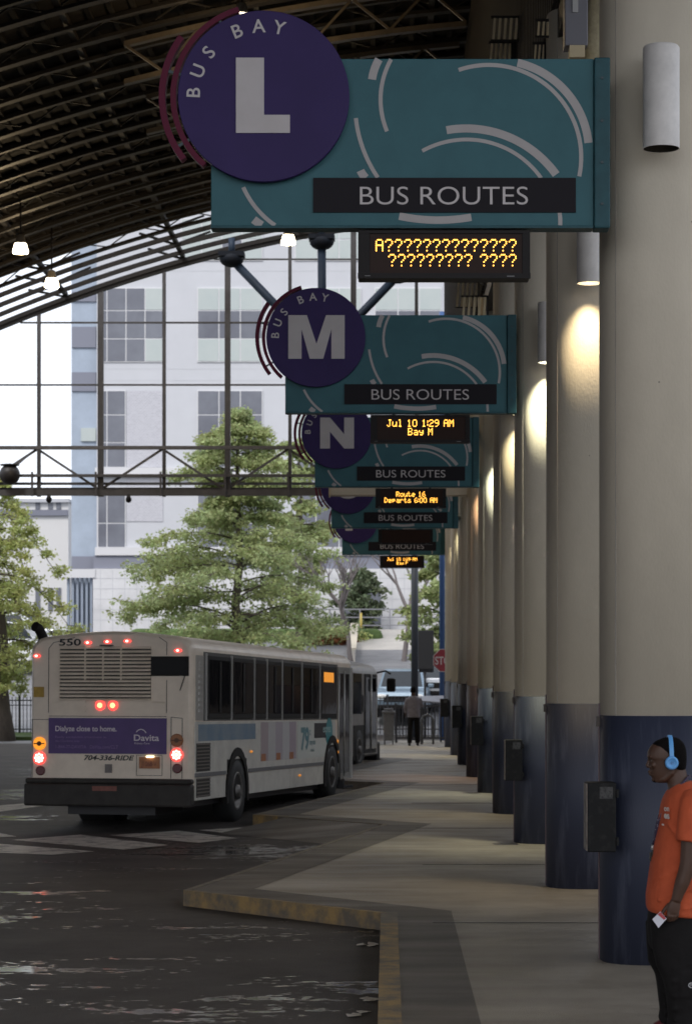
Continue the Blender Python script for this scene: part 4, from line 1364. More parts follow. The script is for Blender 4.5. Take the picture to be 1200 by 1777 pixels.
t = thing("railing", "dark metal picket railing across the far end of the platform", "railing", (.9, 70.6, 0))
m = MB(); m.bb(pxX(686, 70.6), 2.6, 70.57, 70.63, 1.08, 1.14); m.bb(pxX(686, 70.6), 2.6, 70.57, 70.63, .12, .17); m.build("rail", M_rail, t, world=True)
m = MB()
for x in np.arange(pxX(688, 70.6), 2.6, .095):
    m.bb(x - .011, x + .011, 70.59, 70.61, .17, 1.08)
m.build("pickets", M_rail, t, world=True)
for x in (pxX(687, 70.6), 1.05, 2.5):
    m = MB(); m.bb(x - .03, x + .03, 70.56, 70.64, 0, 1.2); m.build("post", M_rail, t, world=True)
t = thing("awning_table", "flat grey slanted panel resting above the railing by the stop sign", "panel", (1.2, 71.0, 1.15))
m = MB(); m.add([(pxX(730, 71), 70.9, 1.27), (pxX(770, 71), 70.9, 1.22), (pxX(770, 71), 71.6, 1.42), (pxX(727, 71), 71.6, 1.40), (pxX(730, 71), 70.9, 1.22), (pxX(770, 71), 70.9, 1.17), (pxX(770, 71), 71.6, 1.37), (pxX(727, 71), 71.6, 1.35)],
                [(0, 1, 2, 3), (7, 6, 5, 4), (0, 4, 5, 1), (1, 5, 6, 2), (2, 6, 7, 3), (3, 7, 4, 0)]); m.build("top", mat("panel_grey", (.26, .26, .28), .5), t, world=True)
m = MB(); m.bb(.95, 1.0, 71.3, 71.35, 0, 1.35); m.bb(1.6, 1.65, 71.3, 71.35, 0, 1.33); m.build("leg", M_rail, t, world=True)
br = MB()
xa, xb = pxX(731, 69.3), pxX(751, 69.3)
br.tube([(xa, 69.3, 0), (xa, 69.3, .72), (xa + .05, 69.3, .83), (xa + .17, 69.3, .88), (xb - .05, 69.3, .83), (xb, 69.3, .72), (xb, 69.3, 0)], .035, 10)
tag(br.build("bike_rack", mat("rack_grey", (.10, .10, .10), .4)), "grey hoop bike rack in front of the railing", "bike rack")

t = thing("sign_pole", "dark steel post behind the walking person", "pole", (pxX(719, 75.5), 75.5, -.15))
m = MB(); m.tube([(pxX(719, 75.5), 75.5, -.15), (pxX(719, 75.5), 75.5, 7.4)], .115, 12); m.build("post", mat("pole_dark", (.03, .035, .045), .5), t, world=True)
m = MB(); m.bb(pxX(714, 75.5), pxX(724, 75.5), 75.2, 75.35, .9, 1.25) if False else m.bb(pxX(708, 75.5), pxX(730, 75.5), 75.3, 75.7, -.15, -.02); m.build("base", MATS["pole_dark"], t, world=True)
t = thing("notice_board", "black back of a street sign right of the dark post", "street sign", (pxX(737, 78.5), 78.5, -.1))
m = MB(); m.bb(pxX(724, 78.5), pxX(751, 78.5), 78.45, 78.52, CAMH + (1160 - 1161) * 78.5 / F, CAMH + 64 * 78.5 / F); m.build("board", mat("board_black", (.022, .022, .024), .6), t, world=True)
m = MB(); m.bb(pxX(726, 78.5), pxX(752, 78.5), 78.53, 78.57, CAMH - 7 * 78.5 / F, CAMH + 66 * 78.5 / F); m.build("frame", M_rail, t, world=True)
m = MB(); m.tube([(pxX(737, 78.5), 78.6, -.12), (pxX(737, 78.5), 78.6, 3.2)], .04, 8); m.build("post", M_rail, t, world=True)
t = thing("steel_post", "blue steel post rising behind the stop sign", "pole", (pxX(766.5, 73.6), 73.6, -.15))
m = MB(); m.tube([(pxX(766.5, 73.6), 73.6, -.15), (pxX(766.5, 73.6), 73.6, 13.5)], .085, 12); m.build("shaft", mat("post_blue", (.05, .11, .27), .4), t, world=True)
m = MB(); m.bb(pxX(766.5, 73.6) - .16, pxX(766.5, 73.6) + .16, 73.45, 73.75, -.15, -.1); m.build("base_plate", M_rail, t, world=True)
t = thing("stop_sign", "red octagonal stop sign half hidden by the farthest column", "stop sign", (pxX(771, 72.3), 72.3, 0))
cxs, czs, rs = pxX(771, 72.3), CAMH + (1160 - 1146) * 72.3 / F, .385
oc = lambda r: [(cxs + r * math.cos(R(22.5 + 45 * k)), czs + r * math.sin(R(22.5 + 45 * k))) for k in range(8)]
m = MB(); m.prism(oc(rs), 72.3, 72.31); pnl = m.build("panel", mat("stop_white", (.55, .5, .5), .4), t, world=True)
m = MB(); m.prism(oc(rs * .94), 72.294, 72.2995); m.build("red_face", mat("stop_red", (.27, .02, .035), .4), t, world=True)
m = MB(); m.text("STOP", (cxs, 72.293, czs - .125), (1, 0, 0), (0, 0, 1), .25, width=.6, align='C', depth=.002, bold=.02); m.build("lettering", MATS["stop_white"], t, world=True)
m = MB(); m.tube([(cxs + .02, 72.36, -.15), (cxs + .02, 72.36, czs + .3)], .03, 8); m.build("post", M_rail, t, world=True)

# iron fence along the street
M_iron = mat("iron_black", (.03, .03, .035), .5)
t = thing("iron_fence", "black iron picket fence along the far side of the street", "fence", (-6, 79.4, -.1))
z0 = gz(79.4) + .02
m = MB(); m.bb(-30, 5.0, 79.38, 79.42, z0 + .2, z0 + .24); m.bb(-30, 5.0, 79.38, 79.42, z0 + 1.18, z0 + 1.22); m.bb(-30, 5.0, 79.38, 79.42, z0 + 1.02, z0 + 1.05); m.build("rail", M_iron, t, world=True)
m = MB()
for x in np.arange(-30, 5.0, .125):
    m.bb(x - .012, x + .012, 79.39, 79.41, z0 + .05, z0 + 1.32)
m.build("pickets", M_iron, t, world=True)
m = MB()
for x in np.arange(-30, 5.1, 2.5):
    m.bb(x - .035, x + .035, 79.36, 79.44, gz(79.4) - .05, z0 + 1.4)
m.build("posts", M_iron, t, world=True)
# upper railing, yellow post, slope wall
t = thing("guard_rail", "thin grey guard rail along the top of the pale ramp", "railing", (1, 101.6, 3.8))
zt = 3.75
m = MB()
for zz in (.35, .7, 1.05):
    m.bb(-9, 4, 101.55, 101.6, zt + zz, zt + zz + .05)
m.build("rail", mat("rail_grey", (.25, .25, .28), .5), t, world=True)
m = MB()
for x in np.arange(-9, 4.1, 1.3):
    m.bb(x - .03, x + .03, 101.54, 101.61, zt - .05, zt + 1.1)
m.build("posts", MATS["rail_grey"], t, world=True)
t = thing("bollard", "yellow post standing at the top of the pale ramp", "bollard", (pxX(626, 100.8), 100.8, gz(100.8)))
m = MB(); m.tube([(0, 0, 0), (0, 0, .95)], .055, 10); m.build("post", mat("post_yellow", (.55, .42, .1), .5), t)
m = MB(); m.ell((0, 0, .95), (.055, .055, .04)); m.build("cap", MATS["post_yellow"], t)
t = thing("retaining_wall", "pale concrete wall along the left edge of the ramp", "wall", (-1.0, 96, 2.5))
m = MB(); m.prismx([(93, 2.2), (101.4, 3.6), (101.4, 4.15), (93, 3.0)], -1.55, -1.3)
m.build("body", mat("pale_wall", (.52, .49, .45), .7, var=.4, scale=3), t, world=True)
m = MB(); m.prismx([(93, 3.0), (101.4, 4.15), (101.4, 4.22), (93, 3.07)], -1.6, -1.25); m.build("coping", mat("wall_coping", (.58, .52, .42), .7), t, world=True)

# out-of-view hall, added only to give the bus windows a dark reflection
th = thing("added_dark_hall", "added unseen dark brick hall beyond the column row, there to darken the bus window reflections", "building", (17.5, 50, -.1))
m = MB(); m.bb(17, 21, 22, 96, -.1, 8.5); m.build("wall", brick("added_hall_brick", (.10, .06, .045), (.08, .05, .04), (.14, .12, .10), 4.0), th, world=True)
m = MB(); m.bb(16.6, 21.2, 21.8, 96.2, 8.5, 8.8); m.build("roof", M_wd0 if False else mat("added_hall_roof", (.08, .08, .08), .7), th, world=True)
for yy in np.arange(26, 92, 6.0):
    m = MB(); m.bb(16.93, 16.998, yy, yy + 2.6, 1.0, 3.4); m.build("window", M_bglass, th, world=True)

# =================================================================== buildings beyond
DB = 106.0
KB = DB / F
X_ = lambda px: (px - 672) * KB
Z_ = lambda py: CAMH + (1160 - py) * KB
M_wl = mat("pale_wall_panel", (.53, .54, .575), .7, var=.5, scale=.5, col2=(.46, .47, .50), detail=10)
M_wb = mat("blue_grey_wall", (.36, .42, .51), .7, var=.3, scale=1)
M_wd = mat("slate_band", (.20, .21, .26), .7)
M_wbase = mat("white_tile_base", (.66, .66, .68), .6, var=.3, scale=1)
M_pane_d = mat("pane_dark", (.12, .125, .152), .3, spec=.3, var=.9, scale=.3, col2=(.20, .212, .245))
M_pane_l = mat("pane_blind", (.45, .49, .48), .4, var=.5, scale=.5, col2=(.36, .42, .42))
M_frame = mat("window_frame_white", (.60, .60, .62), .5)
M_brick = brick("pale_brick", (.46, .46, .50), (.40, .40, .44), (.56, .56, .60), 3.4)
ob = thing("office_building", "pale lavender office block with big paned windows filling the gable view", "building", (X_(450), DB, gz(DB)))
m = MB(); m.bb(X_(168), X_(1100), DB, DB + 12, gz(DB) - .5, Z_(120)); m.build("wall", M_wl, ob, world=True)
m = MB(); m.bb(X_(123), X_(168), DB + .25, DB + 12, gz(DB) - .5, Z_(120)); m.build("side_wall", M_wb, ob, world=True)
for a, b in ((505, 522), (566, 602), (645, 678), (965, 988)):
    m = MB(); m.bb(X_(124), X_(166), DB + .17, DB + .249, Z_(b), Z_(a)); m.build("dark_course", M_wd, ob, world=True)
m = MB(); m.bb(X_(140), X_(166), DB + .15, DB + .245, Z_(765), Z_(742)); m.build("vent_grille", M_pane_l, ob, world=True)
for k, (a, b) in enumerate(((812, 828), (950, 964))):
    m = MB(); m.bb(X_(166), X_(1100), DB - .22, DB - .003, Z_(b), Z_(a)); m.build("floor_ledge", M_frame, ob, world=True)
m = MB(); m.bb(X_(163), X_(1100), DB - .12, DB - .004, Z_(987), Z_(964.5)); m.build("slate_course", M_wd, ob, world=True)
m = MB(); m.bb(X_(163), X_(1100), DB - .3, DB - .004, gz(DB) - .4, Z_(987.5)); m.build("tiled_base", M_wbase, ob, world=True)
m = MB()
for px in np.arange(176, 1000, 21):
    m.bb(X_(px) - .012, X_(px) + .012, DB - .306, DB - .3005, gz(DB), Z_(990))
for py in (1004, 1022, 1040, 1058, 1076):
    m.bb(X_(163), X_(1000), DB - .3075, DB - .3062, Z_(py) - .012, Z_(py) + .012)
m.build("tile_joint", mat("tile_joint_grey", (.5, .51, .54), .7), ob, world=True)
m = MB()
for py in (470, 640, 660, 838):
    m.bb(X_(168), X_(1000), DB - .006, DB - .003, Z_(py) - .015, Z_(py) + .015)
m.build("panel_joint", MATS["tile_joint_grey"], ob, world=True)
m = MB(); m.bb(X_(104), X_(167), DB - .36, DB - .305, Z_(1003), Z_(988)); m.bb(X_(104), X_(120), DB - .3, DB + .2, Z_(1003), Z_(988)); m.build("canopy_slab", M_frame, ob, world=True)
m = MB()
for k in range(6):
    m.bb(X_(117 + k * 8), X_(121 + k * 8), DB - .1, DB + .1, gz(DB), Z_(1003))
m.build("louvre_screen", mat("louvre_blue", (.25, .29, .36), .6), ob, world=True)

def bwin(x0, x1, y0, y1, xs, ys, darkmap):
    """window: frame part with pane sub-parts (dark / blind)."""
    m = MB(); m.bb(X_(x0) - .02, X_(x1) + .02, DB - .05, DB + .1, Z_(y1) - .02, Z_(y0) + .02)
    w = m.build("window", M_frame, ob, world=True)
    dkm, ltm = MB(), MB()
    for i in range(len(xs) - 1):
        for j in range(len(ys) - 1):
            a = MB if False else (dkm if darkmap[j][i] == 'd' else ltm)
            g_ = .028
            a.bb(X_(xs[i]) + g_, X_(xs[i + 1]) - g_, DB - .07, DB - .052, Z_(ys[j + 1]) + g_, Z_(ys[j]) - g_)
    if dkm.v: dkm.build("dark_panes", M_pane_d, w, world=False) if False else _pp(dkm, "dark_panes", M_pane_d, w)
    if ltm.v: _pp(ltm, "blind_panes", M_pane_l, w)
def _pp(mb, name, m, w):
    o = mb.build(name, m, None)
    off = ob.location
    for v in o.data.vertices: v.co -= off
    o.parent = w
bwin(172, 283, 500, 628, (172, 186, 219, 252, 283), (500, 539, 588, 628), ("dddl", "dddd", "dddl"))
bwin(343, 455, 500, 628, (343, 380, 417, 455), (500, 539, 588, 628), ("lll", "ddd", "lll"))
bwin(514, 626, 500, 628, (514, 551, 588, 626), (500, 539, 588, 628), ("lll", "ldd", "lll"))
bwin(650, 765, 500, 628, (650, 690, 727, 765), (500, 539, 588, 628), ("lll", "ddd", "lll"))
bwin(315, 455, 380, 452, (315, 350, 385, 420, 455), (380, 416, 452), ("llll", "lldl"))
bwin(512, 626, 380, 452, (512, 551, 588, 626), (380, 416, 452), ("lll", "lll"))
bwin(172, 218, 678, 811, (172, 186, 218), (678, 720, 768, 811), ("dd", "dd", "dd"))
bwin(343, 455, 678, 811, (343, 380, 417, 455), (678, 720, 768, 811), ("ddd", "ddd", "ddd"))
bwin(514, 626, 678, 811, (514, 551, 588, 626), (678, 720, 768, 811), ("ddd", "ldd", "ddd"))
bwin(170, 218, 858, 950, (170, 186, 218), (858, 908, 950), ("dd", "dd"))
bwin(343, 455, 858, 950, (343, 380, 417, 455), (858, 908, 950), ("ddd", "ddd"))
bwin(512, 626, 858, 950, (512, 548, 588, 626), (858, 908, 950), ("ddd", "ddd"))
bwin(650, 765, 858, 950, (650, 690, 727, 765), (858, 908, 950), ("ddd", "ddd"))
m = MB(); m.bb(X_(590), X_(660), DB - .36, DB - .3085, Z_(1090), Z_(1018)); w = m.build("entrance", M_pane_d, ob, world=True)
for y0, y1 in ((678, 811), (829, 905)):
    m = MB(); m.bb(X_(220), X_(283), DB - .03, DB - .001, Z_(y1), Z_(y0)); m.build("brick_panel", M_brick, ob, world=True)
# lower building at the left
D2 = 122.0
K2 = D2 / F
X2 = lambda px: (px - 672) * K2
Z2 = lambda py: CAMH + (1160 - py) * K2
lb = thing("annex_building", "low pale building behind the left tree, lower than the office block", "building", (X2(40), D2, 3.8))
m = MB(); m.bb(X2(-140), X2(119), D2, D2 + 10, 3, Z2(872)); m.build("wall", mat("annex_wall", (.68, .675, .67), .7), lb, world=True)
m = MB(); m.bb(X2(-142), X2(121), D2 - .2, D2 + 10.1, Z2(872), Z2(866)); m.build("roof", M_wl, lb, world=True)
m = MB(); m.bb(X2(-140), X2(119), D2 - .15, D2 - .003, Z2(895), Z2(885)); m.build("dark_course", M_wd, lb, world=True)
for r_, (a, b) in enumerate(((868, 884), (1020, 1060))):
    for px in (-60, -20, 20, 62, 84, 98):
        m = MB(); m.bb(X2(px), X2(px + (14 if px < 60 else 8)), D2 - .06, D2 - .002, Z2(b), Z2(a)); m.build("window", M_pane_d, lb, world=True)

# =================================================================== trees
def leafcloud(pts, nleaf, size, spread, droop=0.0, flat=.6):
    """many small leaf sprays around the given twig points -> numpy quads."""
    pts = np.asarray(pts)
    idx = rng.integers(0, len(pts), nleaf)
    c = pts[idx] + rng.normal(0, 1, (nleaf, 3)) * np.array([spread, spread, spread * flat])
    c[:, 2] -= np.abs(rng.normal(0, droop, nleaf)) if droop else 0
    a = rng.normal(0, 1, (nleaf, 3)); a[:, 2] *= .6; a[:, 2] -= .35
    a /= np.linalg.norm(a, axis=1)[:, None]
    b = np.cross(a, rng.normal(0, 1, (nleaf, 3))); b /= np.linalg.norm(b, axis=1)[:, None]
    s = size * rng.uniform(.55, 1.35, (nleaf, 1))
    w = s * rng.uniform(.3, .55, (nleaf, 1))
    v = np.stack([c - b * w * .5, c + a * s * .5 - b * w * .65, c + a * s, c + a * s * .5 + b * w * .65], 1).reshape(-1, 3)
    return v

def leafmesh(name, v, m, parent, off):
    n = len(v) // 4
    me = bpy.data.meshes.new(name)
    me.vertices.add(len(v)); me.vertices.foreach_set("co", (v - np.array(off)).astype(np.float32).ravel())
    me.loops.add(4 * n); me.loops.foreach_set("vertex_index", np.arange(4 * n, dtype=np.int32))
    me.polygons.add(n); me.polygons.foreach_set("loop_start", np.arange(0, 4 * n, 4, dtype=np.int32))
    me.polygons.foreach_set("loop_total", np.full(n, 4, dtype=np.int32))
    me.update(calc_edges=True)
    me.materials.append(m)
    o = bpy.data.objects.new(name, me); COL.objects.link(o); o.parent = parent
    return o

def leafmat(name, col, trans=.35):
    m = mat(name, col, .55, island=.35, var=.6, scale=.6, col2=tuple(c * f for c, f in zip(col, (1.35, 1.2, 1.0))), spec=.25)
    n, l = m.node_tree.nodes, m.node_tree.links
    b = n["Principled BSDF"]
    out = [x for x in n if x.type == 'OUTPUT_MATERIAL'][0]
    tr_ = n.new("ShaderNodeBsdfTranslucent")
    src = b.inputs["Base Color"].links[0].from_socket
    l.new(src, tr_.inputs[0])
    mx = n.new("ShaderNodeMixShader"); mx.inputs[0].default_value = trans
    l.new(b.outputs[0], mx.inputs[1]); l.new(tr_.outputs[0], mx.inputs[2]); l.new(mx.outputs[0], out.inputs[0])
    return m
M_bark = mat("bark", (.11, .09, .075), .85, var=.7, scale=8, stretch=(2, 2, .3))
M_leafA = leafmat("leaf_green", (.33, .40, .20), .5)
M_leafB = leafmat("leaf_yellow_green", (.42, .48, .20), .5)

def tree(name, label, x, y, h, prof, m, nl, size, spread, seed, lean=0.0, layers=None, clear=.12, droop=.15, trunk=.24, group=None, tips=.35):
    """prof: list of (height fraction, crown radius)."""
    rnd = random.Random(seed)
    z0 = gz(y)
    t = thing(name, label, "tree", (x, y, z0), group=group)
    tb = MB()
    tp = []
    for k in range(9):
        u = k / 8
        tp.append((x + lean * u * h + rnd.uniform(-.08, .08), y + rnd.uniform(-.08, .08), z0 - .1 + u * h * .97))
    tb.tube(tp, [trunk * (1 - .92 * k / 8) + .015 + (.08 if k == 0 else 0) for k in range(9)], 10)
    def rad(u):
        for (a, ra), (b, rb_) in zip(prof, prof[1:]):
            if a <= u <= b: return ra + (rb_ - ra) * (u - a) / (b - a)
        return 0
    twigs = []
    n = layers or 46
    for i in range(n):
        u = clear + (1 - clear) * (i + rnd.random()) / n
        r = rad(u)
        if r <= .02: continue
        cx, cz = x + lean * u * h, z0 + u * h
        az = i * 2.399 + rnd.uniform(-.5, .5)
        L = r * rnd.uniform(.72, 1.12)
        rise = rnd.uniform(-.02, .28) * L
        pts = []
        for q in range(6):
            v = q / 5
            pts.append((cx + math.cos(az) * L * v, y + math.sin(az) * L * v, cz - .3 * L * .3 + rise * math.sin(v * 2.2) - droop * v * v * L * .5))
        tb.tube(pts, [max(.012, .055 * (1 - .8 * q / 5) * (1 - .5 * u)) for q in range(6)], 6)
        for q in range(1, 6):
            v = q / 5
            p = pts[q]
            for s in range(5):
                sl = L * (.16 + .22 * rnd.random()) * (1.1 - .4 * v)
                sa = az + rnd.uniform(-1.5, 1.5)
                e = (p[0] + math.cos(sa) * sl, p[1] + math.sin(sa) * sl, p[2] + rnd.uniform(-.25, .22) * sl)
                if s < 2: tb.tube([p, e], [.014, .006], 4, cap=False)
                for w in (.45, .8, 1.0):
                    if rnd.random() < (.55 + .45 * v):
                        twigs.append([p[k] + (e[k] - p[k]) * w for k in range(3)])
    tb.build("trunk", M_bark, t, world=True)
    leafmesh("crown", leafcloud(twigs, nl, size, spread, droop=.10, flat=.5), m, t, (x, y, z0))
    return t

tree("cypress_tree", "large feathery green conifer in the middle, behind the white bus roof", pxX(412, 84), 84, 10.95,
     [(0, 2.6), (.10, 3.3), (.26, 3.7), (.40, 3.9), (.50, 3.3), (.56, 3.9), (.64, 2.5), (.69, 1.5), (.745, 1.2), (.79, 2.2), (.86, 1.5), (.90, 1.7), (.95, .8), (1.0, .15)],
     M_leafA, 84000, .145, .14, 5, layers=80, clear=.02, droop=.25, trunk=.22)
tree("cypress_tree", "yellow green drooping tree at the left edge, its leaning trunk beside the bus", pxX(6, 76.5), 76.9, 8.9,
     [(0, 0), (.24, 0), (.32, 2.1), (.5, 2.4), (.7, 2.2), (.88, 1.5), (1, .4)], M_leafB, 32000, .125, .10, 9, layers=40, clear=.22, droop=1.5, trunk=.30, lean=-.045)
tree("shrub_tree", "leafy green tree between the dark post and the blue post", pxX(765, 90), 90, 5.8,
     [(0, .6), (.2, 1.2), (.6, 1.3), (.9, .7), (1, .1)], M_leafA, 7000, .22, .14, 21, layers=26, clear=.15, trunk=.12)
tree("young_tree", "small dark leafy tree in front of the building entrance, behind bare branches", pxX(625, 103.5), 103.5, 3.0,
     [(0, .5), (.3, 1.1), (.7, 1.0), (1, .2)], leafmat("leaf_dark", (.13, .17, .10)), 3600, .22, .14, 33, layers=20, clear=.1, trunk=.08)
tree("small_tree", "green tree crown filling the gap left of the letter N sign, behind the big conifer", pxX(520, 95), 95, 9.0,
     [(0, .0), (.3, .0), (.45, 1.3), (.8, 1.5), (1, .3)], M_leafA, 5200, .24, .15, 41, layers=22, clear=.38, trunk=.12)
# bushes on the bank
def bush(label, x, y, z, r, m, n, name="bush"):
    t = thing(name, label, "bush", (x, y, z), group="bushes on the bank")
    pts = [(x + random.gauss(0, r * .45), y + random.gauss(0, r * .35), z + abs(random.gauss(r * .45, r * .25))) for _ in range(60)]
    b = MB()
    for p in pts[:12]: b.tube([(x, y, z), p], [.02, .006], 5, cap=False)
    b.build("stems", M_bark, t, world=True)
    leafmesh("foliage", leafcloud(pts, n, .17, r * .2), m, t, (x, y, z))
bush("rust red bush on the grassy bank right of the white bus roof", pxX(582, 98.6), 98.6, 3.0, .75, leafmat("leaf_rust", (.22, .09, .04)), 1400)
bush("green bush on the bank between the big conifer and the rust bush", pxX(545, 98.4), 98.4, 3.0, .95, M_leafA, 1900)
bush("bright grass green bush at the top of the pale ramp edge", pxX(603, 99.0), 99.0, 3.2, .7, M_leafB, 1300)
# bare branching tree
bt = thing("bare_tree", "bare grey branching tree right of the big conifer, in front of the building", "tree", (pxX(612, 92), 92, gz(92)))
b = MB()
rnd = random.Random(4)
def grow(p, d, L, r, depth):
    q = p + d * L
    mid = p + d * L * .5 + Vector((rnd.uniform(-.06, .06), rnd.uniform(-.06, .06), 0)) * L
    b.tube([p, mid, q], [r, r * .85, r * .7], 6, cap=False)
    if depth == 0: return
    for k in range(3 if depth > 2 else 2):
        nd = (d + Vector((rnd.uniform(-.75, .75), rnd.uniform(-.5, .5), rnd.uniform(-.05, .5)))).normalized()
        grow(q, nd, L * rnd.uniform(.62, .85), r * .62, depth - 1)
base = Vector((pxX(612, 92), 92, gz(92) - .1))
grow(base, Vector((-.12, 0, 1)).normalized(), 1.5, .13, 5)
b.build("trunk", mat("bare_bark", (.16, .14, .14), .85), bt, world=True)
b = MB()
base = Vector((pxX(700, 94), 94, gz(94) - .1))
b2 = thing("bare_tree", "bare forked tree just behind the dark post, right of the other bare tree", "tree", tuple(base))
grow(base, Vector((.12, 0, 1)).normalized(), 2.0, .13, 4)
b.build("trunk", MATS["bare_bark"], b2, world=True)

# bits of litter on the road by the kerb
M_lit = mat("litter_pale", (.5, .45, .38), .8)
spots = [(635, 1734, "pale scrap of paper on the wet road near the kerb", "litter"), (620, 1762, "small pale scrap on the wet road close to the picture's lower edge", "litter"),
         (640, 1640, "dry leaf scrap lying right against the kerb corner", "litter")]
for px, py, lab, cat in spots:
    d = F * 2.4 / (py - 1160)
    m = MB()
    for k in range(4):
        a = random.uniform(0, 6.28); o_ = (random.uniform(-.06, .06), random.uniform(-.12, .12))
        ps = [(.05 * math.cos(a + q * 1.3) * random.uniform(.6, 1.2) + o_[0], .07 * math.sin(a + q * 1.3) * random.uniform(.6, 1.2) + o_[1], .004 + .008 * (q % 2)) for q in range(5)]
        m.add(ps + [(p[0], p[1], p[2] + .003) for p in ps], [tuple(range(4, -1, -1)), tuple(range(5, 10))] + [(q, (q + 1) % 5, (q + 1) % 5 + 5, q + 5) for q in range(5)])
    o = m.build("litter_scrap", M_lit)
    o.location = (pxX(px, d), d, -.149)
    tag(o, lab, cat, "litter on the wet road")

# =================================================================== people
KP = 14.1 / F
PX0 = 1187
ux = lambda px: (px - PX0) * KP
uz = lambda py: (1806 - py) * KP

def hring(py, xf, xb, hw, e=2.3, yc=0.0, n=28, tilt=0.0):
    """horizontal ring from front x pixel to back x pixel at picture row py."""
    x0, x1 = ux(xf), ux(xb)
    cx, rx = (x0 + x1) / 2, (x1 - x0) / 2
    out = []
    for k in range(n):
        a = 2 * math.pi * k / n
        c, s = math.cos(a), math.sin(a)
        x = rx * math.copysign(abs(c) ** (2 / e), c)
        out.append((cx + x, yc + hw * math.copysign(abs(s) ** (2 / e), s), uz(py) + tilt * x))
    return out

man = thing("person", "man in orange shirt and black trousers wearing blue headphones, in profile at right", "person", ((PX0 - 672) * KP, 14.1, 0))
M_skin = mat("skin_dark", (.075, .038, .024), .5, var=.4, scale=9, col2=(.055, .028, .018), spec=.4)
M_hair = mat("hair_black", (.007, .006, .006), .9, spec=.08, bump=.6, bscale=220)
M_orange = mat("orange_cotton", (.52, .092, .030), .85, var=.7, scale=6, col2=(.37, .058, .018), bump=.7, bscale=9)
M_black = mat("black_cloth", (.009, .008, .008), .85, var=.6, scale=5, col2=(.016, .015, .015), spec=.15, bump=.35, bscale=14)

b = MB()
head = [(1280, 1153, 1171, .030), (1283, 1145, 1177, .050), (1289, 1133, 1183, .066), (1296, 1126.5, 1186.5, .074), (1304, 1122.5, 1188, .078), (1311, 1122, 1188.5, .079), (1315, 1122.3, 1188.5, .079),
        (1319, 1125.5, 1188, .077), (1324, 1126, 1187.5, .075), (1331, 1126.5, 1187, .072), (1338, 1127, 1185, .068), (1345, 1128, 1182, .062), (1351, 1131, 1174, .053), (1355, 1135, 1165, .042), (1358, 1140, 1156, .022)]
b.rings([hring(*h_) for h_ in head])
# brow, nose, lips, chin, ears
ell = lambda px, py, r, yy=0.0, M=None: b.ell((ux(px), yy, uz(py)), r, 14, 10, M)
for s in (-1, 1):
    ell(1126, 1312.5, (.014, .026, .007), s * .03)
    ell(1131, 1327, (.016, .022, .018), s * .038)
    ell(1164, 1322, (.018, .010, .03), s * .08)
    ell(1125.5, 1330.5, (.010, .009, .008), s * .013)
b.tube([(ux(1126), 0, uz(1316)), (ux(1123.6), 0, uz(1324)), (ux(1121.8), 0, uz(1329))], [.008, .011, .013], 10)
ell(1123.3, 1329.5, (.012, .013, .010))
ell(1126, 1338.5, (.011, .024, .0085)); ell(1127.5, 1343.5, (.010, .022, .009)); ell(1134, 1352.5, (.016, .026, .016))
for s in (-1, 1):
    b.tube([(ux(1136), s * .018, uz(1353.5)), (ux(1150), s * .045, uz(1351)), (ux(1162), s * .062, uz(1340)), (ux(1164), s * .066, uz(1328))], [.016, .018, .018, .014], 8)
# neck and trunk under the shirt
b.rings([hring(1332, 1150, 1188, .058), hring(1345, 1152, 1191, .062), hring(1360, 1157, 1195, .066), hring(1376, 1158, 1206, .085), hring(1392, 1156, 1214, .15), hring(1420, 1152, 1220, .17),
         hring(1500, 1146, 1216, .15), hring(1580, 1142, 1214, .16), hring(1600, 1142, 1214, .16)])
# legs down to the ankles
for s, dx in ((-1, 0), (1, -6)):
    b.rings([hring(1590, 1150 + dx, 1206 + dx, .075, yc=s * .09), hring(1680, 1158 + dx, 1204 + dx, .065, yc=s * .10), hring(1760, 1168 + dx, 1200 + dx, .05, yc=s * .11), hring(1796, 1172 + dx, 1196 + dx, .04, yc=s * .11)])
